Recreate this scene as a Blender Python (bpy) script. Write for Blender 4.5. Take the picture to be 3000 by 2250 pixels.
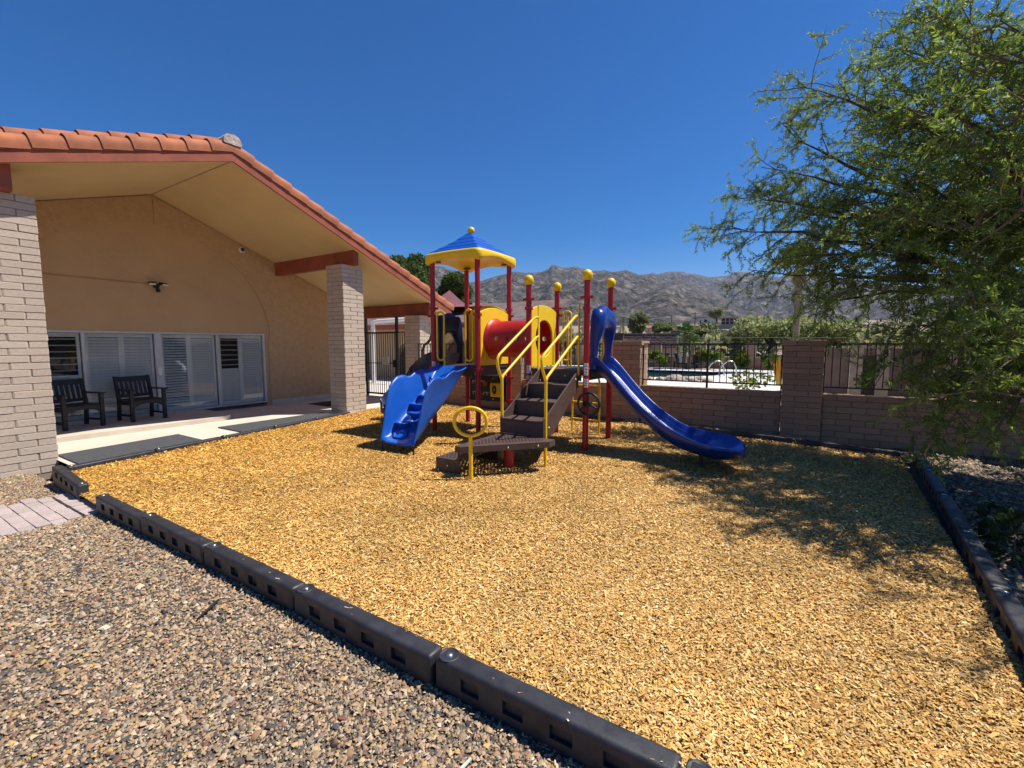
import bpy, bmesh, math, random
import numpy as np
from mathutils import Vector, Matrix
random.seed(7); rng = np.random.default_rng(7)
for o in list(bpy.data.objects): bpy.data.objects.remove(o)
scene = bpy.context.scene
COL = scene.collection
R = math.radians

# ------------------------------------------------------------------ camera
CF, CX, CY, PITCH, YAW, CH = 1311., 1500., 1125., math.atan(117/1311.), R(31.93), 1.62
cam = bpy.data.cameras.new('camera'); camo = bpy.data.objects.new('camera', cam); COL.objects.link(camo)
cam.sensor_width = 36; cam.lens = 36*CF/3000; cam.clip_end = 30000; cam.clip_start = .05
camo.location = (0, 0, CH); camo.rotation_euler = (math.pi/2-PITCH, 0, YAW)
scene.camera = camo
# ------------------------------------------------------------------ sky, sun, exposure
SUN = Vector((.448, .33, 1)).normalized()
world = bpy.data.worlds.new('World'); scene.world = world; world.use_nodes = True
wn = world.node_tree.nodes; wl = world.node_tree.links
sky = wn.new('ShaderNodeTexSky'); sky.sky_type = 'NISHITA'; sky.sun_disc = False
sky.sun_elevation = math.asin(SUN.z); sky.sun_rotation = math.atan2(SUN.x, SUN.y)
sky.altitude = 900; sky.air_density = 1.0; sky.dust_density = .08; sky.ozone_density = 4.5
bg = wn['Background']; bg.inputs['Strength'].default_value = .084
hs = wn.new('ShaderNodeHueSaturation'); hs.inputs['Saturation'].default_value = 1.5; hs.inputs['Hue'].default_value = .508
wl.new(sky.outputs[0], hs.inputs['Color']); wl.new(hs.outputs[0], bg.inputs['Color'])
sl = bpy.data.lights.new('sun', 'SUN'); sl.energy = 5.0; sl.angle = R(.53); sl.color = (1, .95, .87)
so = bpy.data.objects.new('sun', sl); COL.objects.link(so); so.location = (6, 4, 14)
so.rotation_euler = SUN.to_track_quat('Z', 'Y').to_euler()
scene.render.engine = 'CYCLES'
vs = scene.view_settings; vs.view_transform = 'Standard'; vs.look = 'None'; vs.exposure = 0.50; vs.gamma = 1
scene.cycles.max_bounces = 8; scene.cycles.diffuse_bounces = 4; scene.cycles.transparent_max_bounces = 12
scene.render.resolution_x = 1024; scene.render.resolution_y = 768

# ------------------------------------------------------------------ pixel helpers (photo pixels to directions)
_fh = np.array([-math.sin(YAW), math.cos(YAW), 0]); _r = np.array([math.cos(YAW), math.sin(YAW), 0]); _z = np.array([0, 0, 1.])
_fw = _fh*math.cos(PITCH)-_z*math.sin(PITCH); _up = _z*math.cos(PITCH)+_fh*math.sin(PITCH)
def ray(x, y): return _r*(x-CX)+_up*(CY-y)+_fw*CF
def ground(x, y, z=0.):
    d = ray(x, y); t = (z-CH)/d[2]; return Vector((d[0]*t, d[1]*t, z))
def at(x, y, dist):
    d = ray(x, y); t = dist/math.hypot(d[0], d[1]); return Vector((d[0]*t, d[1]*t, CH+d[2]*t))
def on_y(x, y, Y):
    d = ray(x, y); t = Y/d[1]; return Vector((d[0]*t, Y, CH+d[2]*t))
def on_x(x, y, X):
    d = ray(x, y); t = X/d[0]; return Vector((X, d[1]*t, CH+d[2]*t))

# ------------------------------------------------------------------ materials
MATS = {}
def mat(name, col, rough=.6, var=.12, scale=6., bump=0., bscale=40., spec=.5, rnd=0., metal=0., col2=None, coat=0., detail=6., dist=.02, fac=(.35, .65)):
    if name in MATS: return MATS[name]
    m = bpy.data.materials.new(name); m.use_nodes = True; n = m.node_tree.nodes; l = m.node_tree.links
    b = n['Principled BSDF']; b.inputs['Roughness'].default_value = rough; b.inputs['Metallic'].default_value = metal
    b.inputs['Specular IOR Level'].default_value = spec; b.inputs['Coat Weight'].default_value = coat
    tc = n.new('ShaderNodeTexCoord'); nz = n.new('ShaderNodeTexNoise'); nz.inputs['Scale'].default_value = scale; nz.inputs['Detail'].default_value = detail
    l.new(tc.outputs['Object'], nz.inputs['Vector'])
    ra = n.new('ShaderNodeValToRGB'); l.new(nz.outputs['Fac'], ra.inputs['Fac'])
    c = np.array(col); c2 = np.array(col2) if col2 is not None else np.clip(c*(1+var), 0, 1)
    c1 = c if col2 is not None else c*(1-var)
    ra.color_ramp.elements[0].position = fac[0]; ra.color_ramp.elements[1].position = fac[1]
    ra.color_ramp.elements[0].color = (*c1, 1); ra.color_ramp.elements[1].color = (*c2, 1)
    out = ra.outputs['Color']
    if rnd:
        oi = n.new('ShaderNodeObjectInfo'); mr = n.new('ShaderNodeMapRange'); mr.inputs['To Min'].default_value = 1-rnd; mr.inputs['To Max'].default_value = 1+rnd
        l.new(oi.outputs['Random'], mr.inputs['Value'])
        mx = n.new('ShaderNodeMix'); mx.data_type = 'RGBA'; mx.blend_type = 'MULTIPLY'; mx.inputs['Factor'].default_value = 1
        l.new(out, mx.inputs[6]); l.new(mr.outputs[0], mx.inputs[7]); out = mx.outputs[2]
    l.new(out, b.inputs['Base Color'])
    if rough < .62 and not metal:
        n3 = n.new('ShaderNodeTexNoise'); n3.inputs['Scale'].default_value = 14; n3.inputs['Detail'].default_value = 9; n3.inputs['Roughness'].default_value = .7; l.new(tc.outputs['Object'], n3.inputs['Vector'])
        m3 = n.new('ShaderNodeMapRange'); m3.inputs['From Min'].default_value = .35; m3.inputs['From Max'].default_value = .7; m3.inputs['To Min'].default_value = rough*.85; m3.inputs['To Max'].default_value = min(1, rough*1.45); l.new(n3.outputs['Fac'], m3.inputs['Value']); l.new(m3.outputs[0], b.inputs['Roughness'])
    if bump:
        n2 = n.new('ShaderNodeTexNoise'); n2.inputs['Scale'].default_value = bscale; n2.inputs['Detail'].default_value = 8; l.new(tc.outputs['Object'], n2.inputs['Vector'])
        bp = n.new('ShaderNodeBump'); bp.inputs['Strength'].default_value = bump; bp.inputs['Distance'].default_value = dist
        l.new(n2.outputs['Fac'], bp.inputs['Height']); l.new(bp.outputs[0], b.inputs['Normal'])
    MATS[name] = m; return m
def attr_mat(name, rough=.8, transl=0., spec=.3):
    m = bpy.data.materials.new(name); m.use_nodes = True; n = m.node_tree.nodes; l = m.node_tree.links
    b = n['Principled BSDF']; b.inputs['Roughness'].default_value = rough; b.inputs['Specular IOR Level'].default_value = spec
    a = n.new('ShaderNodeAttribute'); a.attribute_name = 'Col'; l.new(a.outputs['Color'], b.inputs['Base Color'])
    if transl:
        t = n.new('ShaderNodeBsdfTranslucent'); l.new(a.outputs['Color'], t.inputs['Color'])
        ms = n.new('ShaderNodeMixShader'); ms.inputs[0].default_value = transl
        l.new(b.outputs[0], ms.inputs[1]); l.new(t.outputs[0], ms.inputs[2]); l.new(ms.outputs[0], n['Material Output'].inputs['Surface'])
    MATS[name] = m; return m
def glass_mat(name, tint=(.85, .9, .88), refl=1.0):
    m = bpy.data.materials.new(name); m.use_nodes = True; n = m.node_tree.nodes; l = m.node_tree.links
    n.remove(n['Principled BSDF'])
    tr = n.new('ShaderNodeBsdfTransparent'); tr.inputs[0].default_value = (*tint, 1)
    gl = n.new('ShaderNodeBsdfGlossy'); gl.inputs['Roughness'].default_value = .02
    fr = n.new('ShaderNodeFresnel'); fr.inputs[0].default_value = 1.5
    mu = n.new('ShaderNodeMath'); mu.operation = 'MULTIPLY'; mu.inputs[1].default_value = refl; l.new(fr.outputs[0], mu.inputs[0])
    ms = n.new('ShaderNodeMixShader'); l.new(mu.outputs[0], ms.inputs[0]); l.new(tr.outputs[0], ms.inputs[1]); l.new(gl.outputs[0], ms.inputs[2])
    l.new(ms.outputs[0], n['Material Output'].inputs['Surface']); MATS[name] = m; return m

RED = mat('red_paint', (.34, .006, .016), .35, .06, 3, spec=.5)
YEL = mat('yellow_paint', (.83, .52, .012), .38, .05, 3)
YELP = mat('yellow_plastic', (.86, .55, .004), .42, .05, 4)
BLUE = mat('blue_plastic', (.004, .085, .43), .36, .06, 5, bump=.06, bscale=60, dist=.002)
ROYAL = mat('royal_blue_plastic', (.003, .028, .225), .30, .06, 5, bump=.05, bscale=60, dist=.002)
NAVY_SHADOW = mat('shadowed_navy_plastic', (.003, .008, .045), .35, .10, 5)  # navy taken near black, the canopy's shadow put into the colour
REDP = mat('red_plastic', (.42, .010, .012), .40, .08, 3)
BROWN = mat('brown_coated_metal', (.075, .044, .035), .55, .10, 8, bump=.15, bscale=150, dist=.002)
BLACKM = mat('black_metal', (.012, .012, .013), .5, .1, 6)
DPLAST = mat('dark_timber_plastic', (.026, .026, .031), .48, .25, 9, bump=.25, bscale=70, dist=.004)
STEEL = mat('galvanized_steel', (.62, .62, .60), .3, .1, 20, metal=1.)
STUCCO = mat('tan_stucco', (.50, .335, .185), .9, .05, 1.3, bump=.75, bscale=7, dist=.03)
STUCCO2 = mat('rough_tan_stucco', (.49, .325, .178), .92, .07, 13, bump=1.0, bscale=5, dist=.05)
SOFFIT = mat('painted_soffit', (.65, .48, .245), .8, .04, 1.5, bump=.1, bscale=60, dist=.004)
FASCIA = mat('red_brown_fascia', (.29, .072, .036), .75, .18, 3, bump=.3, bscale=25, dist=.006)
TILE = mat('clay_tile', (.34, .108, .045), .8, .18, 5, bump=.25, bscale=30, dist=.006, rnd=.16)
MORTARC = mat('ridge_mortar', (.45, .36, .32), .95, .2, 8, bump=.8, bscale=18, dist=.03)
PBRICK = mat('pier_block', (.50, .405, .315), .88, .10, 9, bump=.45, bscale=28, dist=.008, rnd=.07)
PMORT = mat('pier_mortar', (.27, .215, .165), .95, .1, 9, bump=.4, bscale=40, dist=.006)
WBRICK = mat('wall_block', (.37, .235, .155), .9, .13, 8, bump=.5, bscale=26, dist=.008, rnd=.10)
WMORT = mat('wall_mortar', (.22, .15, .105), .95, .1, 9, bump=.4, bscale=40, dist=.006)
CONC = mat('patio_concrete', (.60, .53, .43), .85, .07, 1.2, bump=.15, bscale=60, dist=.004)
CONC2 = mat('porch_concrete', (.55, .47, .38), .85, .10, 1.5, bump=.15, bscale=60, dist=.004)
POOLD = mat('pool_deck_concrete', (.62, .57, .50), .85, .06, .6)
MATR = mat('rubber_mat', (.060, .063, .068), .8, .15, 20, bump=.3, bscale=120, dist=.003)
WHITE = mat('white_paint', (.72, .72, .70), .45, .05, 4)
SHUT = mat('white_shutter', (.74, .73, .69), .5, .05, 4)
ALU = mat('aluminium_frame', (.52, .53, .54), .4, .06, 8, metal=.3)
DARK = mat('dark_interior', (.012, .012, .013), .9)
GLASS = glass_mat('window_glass', refl=.8, tint=(.97, .98, .97))
CHAIRM = mat('black_chair_lumber', (.012, .012, .013), .5, .2, 12)
PAVER = mat('paver_stone', (.43, .345, .31), .9, .12, 9, bump=.4, bscale=50, dist=.006, rnd=.10)
BARK = mat('tree_bark', (.085, .060, .042), .95, .35, 14, bump=.8, bscale=40, dist=.02)
PALMB = mat('palm_trunk', (.25, .185, .13), .95, .3, 10, bump=.8, bscale=20, dist=.03)
WATER = mat('pool_water', (.012, .055, .055), .06, .1, 2, bump=.12, bscale=6, dist=.05)
POOLT = mat('pool_tile', (.02, .035, .07), .4, .2, 5)
ROCK = mat('boulder_stone', (.40, .31, .235), .95, .3, 5, bump=.8, bscale=9, dist=.06)
MARO = mat('maroon_canvas', (.20, .075, .085), .9, .08, 3)
GREYC = mat('grey_canvas', (.42, .42, .42), .9, .06, 3)
SHING = mat('brown_shingle', (.125, .085, .075), .95, .3, 3, rnd=.2)
ADOBE = mat('pale_house_wall', (.52, .38, .28), .9, .08, 2)
HOTEL = mat('hotel_wall', (.26, .15, .115), .9, .08, .5)
CERAM = mat('dark_pot', (.03, .025, .022), .5, .2, 8)
LAMPW = mat('lamp_lens', (.75, .75, .72), .3)
MULCHB = mat('mulch_bed', (.40, .225, .07), .95, .3, 60, bump=.8, bscale=80, dist=.02)
GRAVB = mat('gravel_bed', (.11, .09, .07), .95, .3, 90, bump=.8, bscale=120, dist=.02)
STICK = mat('white_label', (.66, .66, .64), .5, .12, 60)
REDTX = mat('red_lettering', (.40, .03, .04), .6)
LEAFM = attr_mat('leaf', .5, .58)
CHIPM = attr_mat('wood_chip', .85)
STONEM = attr_mat('pebble', .75)

# ------------------------------------------------------------------ mesh builder
class MB:
    def __init__(s): s.v = []; s.f = []
    def add(s, vs_, fs_):
        o = len(s.v); s.v += [tuple(map(float, p)) for p in vs_]; s.f += [tuple(i+o for i in q) for q in fs_]; return s
    def box(s, c, d, rz=0, rx=0, ry=0):
        M = Matrix.Rotation(rz, 3, 'Z') @ Matrix.Rotation(ry, 3, 'Y') @ Matrix.Rotation(rx, 3, 'X')
        p = [Vector(c)+M @ Vector((i*d[0]/2, j*d[1]/2, k*d[2]/2)) for i in (-1, 1) for j in (-1, 1) for k in (-1, 1)]
        return s.add(p, [(0, 1, 3, 2), (4, 6, 7, 5), (0, 4, 5, 1), (2, 3, 7, 6), (0, 2, 6, 4), (1, 5, 7, 3)])
    def bb(s, x0, x1, y0, y1, z0, z1): return s.box(((x0+x1)/2, (y0+y1)/2, (z0+z1)/2), (x1-x0, y1-y0, z1-z0))
    def prism(s, poly, a, b, axis='z'):
        n = len(poly)
        def mk(p, t):
            return {'z': (p[0], p[1], t), 'x': (t, p[0], p[1]), 'y': (p[0], t, p[1])}[axis]
        vs_ = [mk(p, a) for p in poly]+[mk(p, b) for p in poly]
        fs_ = [tuple(range(n))[::-1], tuple(range(n, 2*n))]+[(i, (i+1) % n, n+(i+1) % n, n+i) for i in range(n)]
        return s.add(vs_, fs_)
    def tube(s, pts, r, n=8, closed=False, caps=True):
        pts = [Vector(p) for p in pts]; m = len(pts)
        rs = r if isinstance(r, (list, tuple)) else [r]*m
        T = []
        for i in range(m):
            a = pts[(i-1) % m] if (closed or i) else pts[0]; b = pts[(i+1) % m] if (closed or i < m-1) else pts[-1]
            T.append((b-a).normalized() if (b-a).length > 1e-9 else Vector((0, 0, 1)))
        u = T[0].orthogonal().normalized(); vs_ = []
        for i in range(m):
            u = (u-T[i]*u.dot(T[i])); u = u.normalized() if u.length > 1e-6 else T[i].orthogonal().normalized()
            w = T[i].cross(u)
            for k in range(n):
                a = 2*math.pi*k/n; vs_.append(pts[i]+(u*math.cos(a)+w*math.sin(a))*rs[i])
        fs_ = []
        for i in range(m if closed else m-1):
            j = (i+1) % m
            for k in range(n): fs_.append((i*n+k, i*n+(k+1) % n, j*n+(k+1) % n, j*n+k))
        if caps and not closed: fs_ += [tuple(range(n))[::-1], tuple((m-1)*n+k for k in range(n))]
        return s.add(vs_, fs_)
    def lathe(s, prof, c=(0, 0, 0), n=20, axis='z'):
        vs_ = []
        for (r, h) in prof:
            for k in range(n):
                a = 2*math.pi*k/n; x, y, z = r*math.cos(a), r*math.sin(a), h
                if axis == 'x': x, y, z = z, x, y
                if axis == 'y': x, y, z = x, z, y
                vs_.append((c[0]+x, c[1]+y, c[2]+z))
        fs_ = [(i*n+k, i*n+(k+1) % n, (i+1)*n+(k+1) % n, (i+1)*n+k) for i in range(len(prof)-1) for k in range(n)]
        return s.add(vs_, fs_)
    def ball(s, c, r, n=16): return s.lathe([(max(r*math.sin(math.pi*i/10), 1e-4), -r*math.cos(math.pi*i/10)) for i in range(11)], c, n)
    def grid(s, P, closed_v=False):
        nu, nv = len(P), len(P[0]); vs_ = [p for row in P for p in row]
        fs_ = [(i*nv+j, i*nv+(j+1) % nv, (i+1)*nv+(j+1) % nv, (i+1)*nv+j) for i in range(nu-1) for j in range(nv if closed_v else nv-1)]
        return s.add(vs_, fs_)
    def mesh(s, name, fix=True, weld=False):
        me = bpy.data.meshes.new(name); me.from_pydata(s.v, [], s.f); me.validate()
        if fix:
            b = bmesh.new(); b.from_mesh(me)
            if weld: bmesh.ops.remove_doubles(b, verts=b.verts, dist=.0004)
            bmesh.ops.recalc_face_normals(b, faces=b.faces); b.to_mesh(me); b.free()
        return me
    def build(s, name, m, parent=None, smooth=None, bev=0, solid=0, sub=0, weld=False, seg=2):
        me = s.mesh(name, weld=weld); o = link(name, me, m, parent)
        if solid:
            md = o.modifiers.new('s', 'SOLIDIFY'); md.thickness = solid; md.offset = 0
        if bev:
            md = o.modifiers.new('b', 'BEVEL'); md.width = bev; md.segments = seg; md.limit_method = 'ANGLE'; md.angle_limit = R(35)
        if sub:
            md = o.modifiers.new('u', 'SUBSURF'); md.levels = sub; md.render_levels = sub
        if smooth is not None:
            me.shade_smooth()
            if smooth < 179: me.set_sharp_from_angle(angle=R(smooth))
        return o
WL = {}
def link(name, me, m, parent=None, local=False):
    o = bpy.data.objects.new(name, me); COL.objects.link(o)
    if m is not None and me is not None and len(me.materials) == 0: me.materials.append(m)
    if parent is not None:
        o.parent = parent
        if not local: o.matrix_parent_inverse = Matrix.Translation(-WL.get(parent.name, Vector((0, 0, 0))))
    return o
def thing(name, label, cat, loc=(0, 0, 0), group=None):
    o = bpy.data.objects.new(name, None); COL.objects.link(o); o.location = loc; o.empty_display_size = .2
    WL[o.name] = Vector(loc); return tag(o, label, cat, group)
def tag(o, label, cat, group=None, kind=None):
    if label: o['label'] = label
    if cat: o['category'] = cat
    if group: o['group'] = group
    if kind: o['kind'] = kind
    return o
def struct(o): o['kind'] = 'structure'; return o
def stuff(o, label=None, cat=None): return tag(o, label, cat, None, 'stuff')
def inst(name, me, loc, parent, rz=0, scale=(1, 1, 1), rx=0, ry=0):
    o = bpy.data.objects.new(name, me); COL.objects.link(o); o.parent = parent
    o.matrix_parent_inverse = Matrix.Translation(-WL.get(parent.name, Vector((0, 0, 0))))
    o.location = loc; o.rotation_euler = (rx, ry, rz); o.scale = scale; return o
def copy_tree(o, parent=None):
    c = o.copy(); COL.objects.link(c); c.parent = parent
    for ch in list(o.children): copy_tree(ch, c)
    return c
def boolean(o, cutter_me):
    c = bpy.data.objects.new('cut', cutter_me); COL.objects.link(c)
    md = o.modifiers.new('x', 'BOOLEAN'); md.object = c; md.operation = 'DIFFERENCE'; md.solver = 'EXACT'
    bpy.context.view_layer.update()
    dg = bpy.context.evaluated_depsgraph_get(); me = bpy.data.meshes.new_from_object(o.evaluated_get(dg)); old = o.data
    o.modifiers.clear(); o.data = me; me.name = old.name
    bpy.data.objects.remove(c); return o
def npmesh(name, V, F, m, parent=None, col=None, smooth=False):
    V = np.asarray(V, np.float32); F = np.asarray(F, np.int32); me = bpy.data.meshes.new(name)
    k = F.shape[1]; me.vertices.add(len(V)); me.vertices.foreach_set('co', V.ravel())
    me.loops.add(F.size); me.loops.foreach_set('vertex_index', F.ravel())
    me.polygons.add(len(F)); me.polygons.foreach_set('loop_start', np.arange(0, F.size, k, dtype=np.int32))
    me.update(calc_edges=True)
    if col is not None:
        a = me.color_attributes.new('Col', 'FLOAT_COLOR', 'POINT'); c = np.ones((len(V), 4), np.float32); c[:, :3] = col; a.data.foreach_set('color', c.ravel())
    if smooth: me.shade_smooth()
    return link(name, me, m, parent)
_lat = rng.random((64, 64, 64)).astype(np.float32)
def vnoise(x, y, z=0.):
    x = np.asarray(x, float); y = np.asarray(y, float); z = np.asarray(z, float)+np.zeros_like(x)
    xi, yi, zi = np.floor(x).astype(int), np.floor(y).astype(int), np.floor(z).astype(int); fx, fy, fz = x-xi, y-yi, z-zi
    fx, fy, fz = [f*f*(3-2*f) for f in (fx, fy, fz)]; g = lambda a, b, c: _lat[(xi+a) % 64, (yi+b) % 64, (zi+c) % 64]
    l0 = (g(0, 0, 0)*(1-fx)+g(1, 0, 0)*fx)*(1-fy)+(g(0, 1, 0)*(1-fx)+g(1, 1, 0)*fx)*fy
    l1 = (g(0, 0, 1)*(1-fx)+g(1, 0, 1)*fx)*(1-fy)+(g(0, 1, 1)*(1-fx)+g(1, 1, 1)*fx)*fy
    return l0*(1-fz)+l1*fz
def fbm(x, y, o=5, z=0., ridged=False):
    s = 0; a = .5
    for i in range(o):
        n = vnoise(x*2**i+17*i, y*2**i+5*i, z+i*3.7); n = 1-abs(2*n-1) if ridged else n; s = s+a*n; a *= .5
    return s
def inpoly(x, y, poly):
    c = np.zeros(len(x), bool); n = len(poly)
    for i in range(n):
        x1, y1 = poly[i]; x2, y2 = poly[(i+1) % n]
        k = ((y1 > y) != (y2 > y)) & (x < (x2-x1)*(y-y1)/(y2-y1+1e-12)+x1); c ^= k
    return c

# ================================================================== SETTING: ground
def gz(x): return -.17*np.clip((-4.0-np.asarray(x, float))/4.9, 0, 1)
def terr(x, y):
    r = np.hypot(x, y); t = np.clip((r-70)/600, 0, None)
    return -.35+np.clip((r-42)/40, 0, 1)*.3+24*np.clip(t, 0, 1.6)**1.25+np.clip(r-120, 0, 400)/400*6*(fbm(x/90, y/90, 3)-.45)
rr = np.concatenate([[0, 8, 20, 40], np.geomspace(45, 2200, 60)]); aa = np.linspace(0, 2*math.pi, 181)[:-1]
V = np.array([[r*math.sin(a), r*math.cos(a), 0] for r in rr for a in aa]); V[:, 2] = terr(V[:, 0], V[:, 1])
F = [[i*180+j, i*180+(j+1) % 180, (i+1)*180+(j+1) % 180, (i+1)*180+j] for i in range(len(rr)-1) for j in range(180)]
GROUND = mat('desert_soil', (.22, .17, .12), .95, .2, .08, col2=(.30, .235, .17), detail=10)
struct(npmesh('desert_ground', V, F, GROUND, smooth=True))
# gravel area in front of the timbers and the bed beside the right-hand timbers
def sheet(name, poly, z, m):
    b = MB(); b.add([(p[0], p[1], z) for p in poly], [tuple(range(len(poly)))]); return struct(b.build(name, m))
xs = np.linspace(-9.2, 3.0, 40); ys = np.linspace(-3, 1.58, 12)
struct(MB().grid([[(x, y, float(gz(x))) for y in ys] for x in xs]).build('gravel_ground', GRAVB))
sheet('planting_bed', [(.9, 1.6), (6.5, 1.6), (6.5, 9.2), (1.45, 9.2), (1.45, 8.2)], -.03, GRAVB)
MULCH = [(-7.70, 1.66), (-8.48, 6.55), (-8.78, 7.5), (-8.55, 9.0), (-2.6, 9.0), (-.1, 8.85), (1.38, 8.2), (.96, 1.575), (-5.74, 1.575), (-5.80, 1.50), (-6.40, 1.52), (-6.44, 1.60)]
sheet('mulch_ground', MULCH, .004, MULCHB)
PATIO = [(-8.0, 1.9), (-8.62, 6.6), (-8.86, 7.5), (-8.64, 8.9), (-8.64, 22), (-26, 22), (-26, -3), (-9.25, -3), (-9.25, 1.9)]
sheet('patio', PATIO, -.04, CONC)
# raised porch slab with a rounded corner
pc = [(-12.0, -2.5), (-10.42, -2.5)]+[(-10.72+.30*math.cos(a), 4.82+.30*math.sin(a)) for a in np.linspace(0, math.pi/2, 8)]+[(-12.0, 5.12)]
struct(MB().prism(pc, -.1, .06).build('porch_slab', CONC2, bev=.012))
# pool deck with the pool cut out
dk = MB().prism([(-16, 9.45), (.7, 9.45), (1.6, 14), (3.2, 22), (3.4, 30), (2, 31.5), (-16, 31.5)], -.32, 0.).build('pool_deck', POOLD)
PO = [(-12, 28.5), (-9, 29.2), (-7.0, 28.7), (-5, 28.8), (-3.6, 28.3), (-2.95, 27.0), (-3.3, 25.2), (-4.4, 23.4), (-5.9, 22.2), (-8, 21.6), (-10.5, 22.3), (-13, 24)]
boolean(dk, MB().prism(PO, -.6, .3).mesh('cut')); struct(dk)
b = MB(); n = len(PO); cen = np.mean(PO, 0); pin = [tuple(cen+(np.array(p)-cen)*.998) for p in PO]
b.add([(p[0], p[1], -.012) for p in pin]+[(p[0], p[1], -.31) for p in pin], [(i, (i+1) % n, n+(i+1) % n, n+i) for i in range(n)])
struct(b.build('pool_tile_band', POOLT))
sheet('pool_water', pin, -.17, WATER)
sheet('pool_garden_gravel', [(-16, 31.5), (2, 31.5), (3.4, 30), (3.2, 22), (1.6, 14), (.7, 9.45), (30, 9.45), (30, 45), (-30, 45), (-30, 31.5)], -.06, mat('garden_gravel', (.25, .18, .13), .95, .2, 3))  # gravel coloured darker, standing in for shade right of the pier

# ================================================================== mountains
def ridge(pts, dist):
    az = []; zz = []
    for (x, y) in pts:
        d = ray(x, y); az.append(math.atan2(d[0], d[1])); zz.append(CH+dist*d[2]/math.hypot(d[0], d[1]))
    return np.array(az), np.array(zz)
FR = [(-900, 905), (300, 840), (900, 800), (1150, 785), (1290, 780), (1350, 797), (1373, 826), (1405, 825), (1440, 813), (1507, 795), (1541, 800), (1585, 797), (1608, 787), (1616, 777), (1630, 777), (1649, 786), (1684, 781), (1709, 787), (1741, 794), (1772, 791), (1795, 797), (1836, 791), (1855, 800), (1874, 806), (1950, 815), (2040, 832), (2100, 860), (2160, 900), (2250, 930), (2450, 955), (3300, 985)]
BK = [(1500, 880), (1700, 850), (1850, 806), (1895, 803), (1912, 798), (1924, 803), (1959, 796), (1997, 796), (2041, 803), (2076, 812), (2122, 809), (2139, 804), (2160, 796), (2190, 797), (2225, 805), (2280, 811), (2400, 806), (2600, 830), (2900, 850), (3600, 890)]
def mountain_mat():
    m = bpy.data.materials.new('mountain_rock'); m.use_nodes = True; n = m.node_tree.nodes; l = m.node_tree.links; b = n['Principled BSDF']; b.inputs['Roughness'].default_value = 1; b.inputs['Specular IOR Level'].default_value = 0
    tc = n.new('ShaderNodeTexCoord')
    def nz(sc, det, lo, hi, rg=.6):
        t = n.new('ShaderNodeTexNoise'); t.inputs['Scale'].default_value = sc; t.inputs['Detail'].default_value = det; t.inputs['Roughness'].default_value = rg; l.new(tc.outputs['Object'], t.inputs['Vector'])
        r = n.new('ShaderNodeMapRange'); r.inputs['From Min'].default_value = lo; r.inputs['From Max'].default_value = hi; l.new(t.outputs['Fac'], r.inputs['Value']); return r.outputs[0]
    def mixc(f, a, c):
        x = n.new('ShaderNodeMix'); x.data_type = 'RGBA'; l.new(f, x.inputs[0])
        for k, v in ((6, a), (7, c)):
            if isinstance(v, tuple): x.inputs[k].default_value = (*v, 1)
            else: l.new(v, x.inputs[k])
        return x.outputs[2]
    soil = mixc(nz(.0035, 6, .35, .65), (.098, .088, .078), (.138, .120, .102))
    crag = mixc(nz(.012, 9, .50, .60, .7), soil, (.27, .23, .195))
    out = mixc(nz(.035, 6, .46, .60, .7), crag, (.040, .041, .030))
    l.new(out, b.inputs['Base Color'])
    t = n.new('ShaderNodeTexNoise'); t.inputs['Scale'].default_value = .02; t.inputs['Detail'].default_value = 10; t.inputs['Roughness'].default_value = .7; l.new(tc.outputs['Object'], t.inputs['Vector'])
    bp = n.new('ShaderNodeBump'); bp.inputs['Strength'].default_value = 1.; bp.inputs['Distance'].default_value = 40; l.new(t.outputs['Fac'], bp.inputs['Height']); l.new(bp.outputs[0], b.inputs['Normal']); return m
MTN = mountain_mat()
def mountain(name, pts, d0, d1, rough, nz, seedz):
    az, zz = ridge(pts, d1); A = np.linspace(az[0], az[-1], 620); Zr = np.interp(A, az, zz)
    T = np.concatenate([np.linspace(0, 1, 95), 1+np.linspace(.02, .5, 12)]); V = []
    for t in T:
        D = d0+(d1-d0)*t; X = D*np.sin(A); Y = D*np.cos(A)
        base = float(terr(np.array([d0]), np.array([0.]))[0])
        if t <= 1:
            n1 = fbm(X/620, Y/620, 6, seedz, True); n2 = fbm(X/150, Y/150, 5, seedz+9, True)
            w = min(1, t*4)*(1-t**6)
            g = t**1.25
            z = base*(1-t)+Zr*g+w*rough*((n1-.62)*1.0+(n2-.6)*.30)*Zr*.55
            lim = CH+(Zr-CH)*(D/d1)*(.985 if t < .97 else 1); z = np.minimum(z, lim)
        else: z = Zr*(1-(t-1)*.9)
        if t == 1: z = Zr+rough*14*(fbm(X/60, Y/60, 3, 2.)-.5)
        V.append(np.stack([X, Y, z], 1))
    V = np.concatenate(V); nA = len(A)
    ii = np.arange(len(T)-1)[:, None]*nA+np.arange(nA-1)[None]; F = np.stack([ii, ii+1, ii+1+nA, ii+nA], -1).reshape(-1, 4)
    return struct(npmesh(name, V, F, MTN, smooth=True))
mountain('mountain_front', FR, 1300, 3900, 1., 1, 1.)
mountain('mountain_back', BK, 2600, 6800, 1., 1, 23.)

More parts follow.
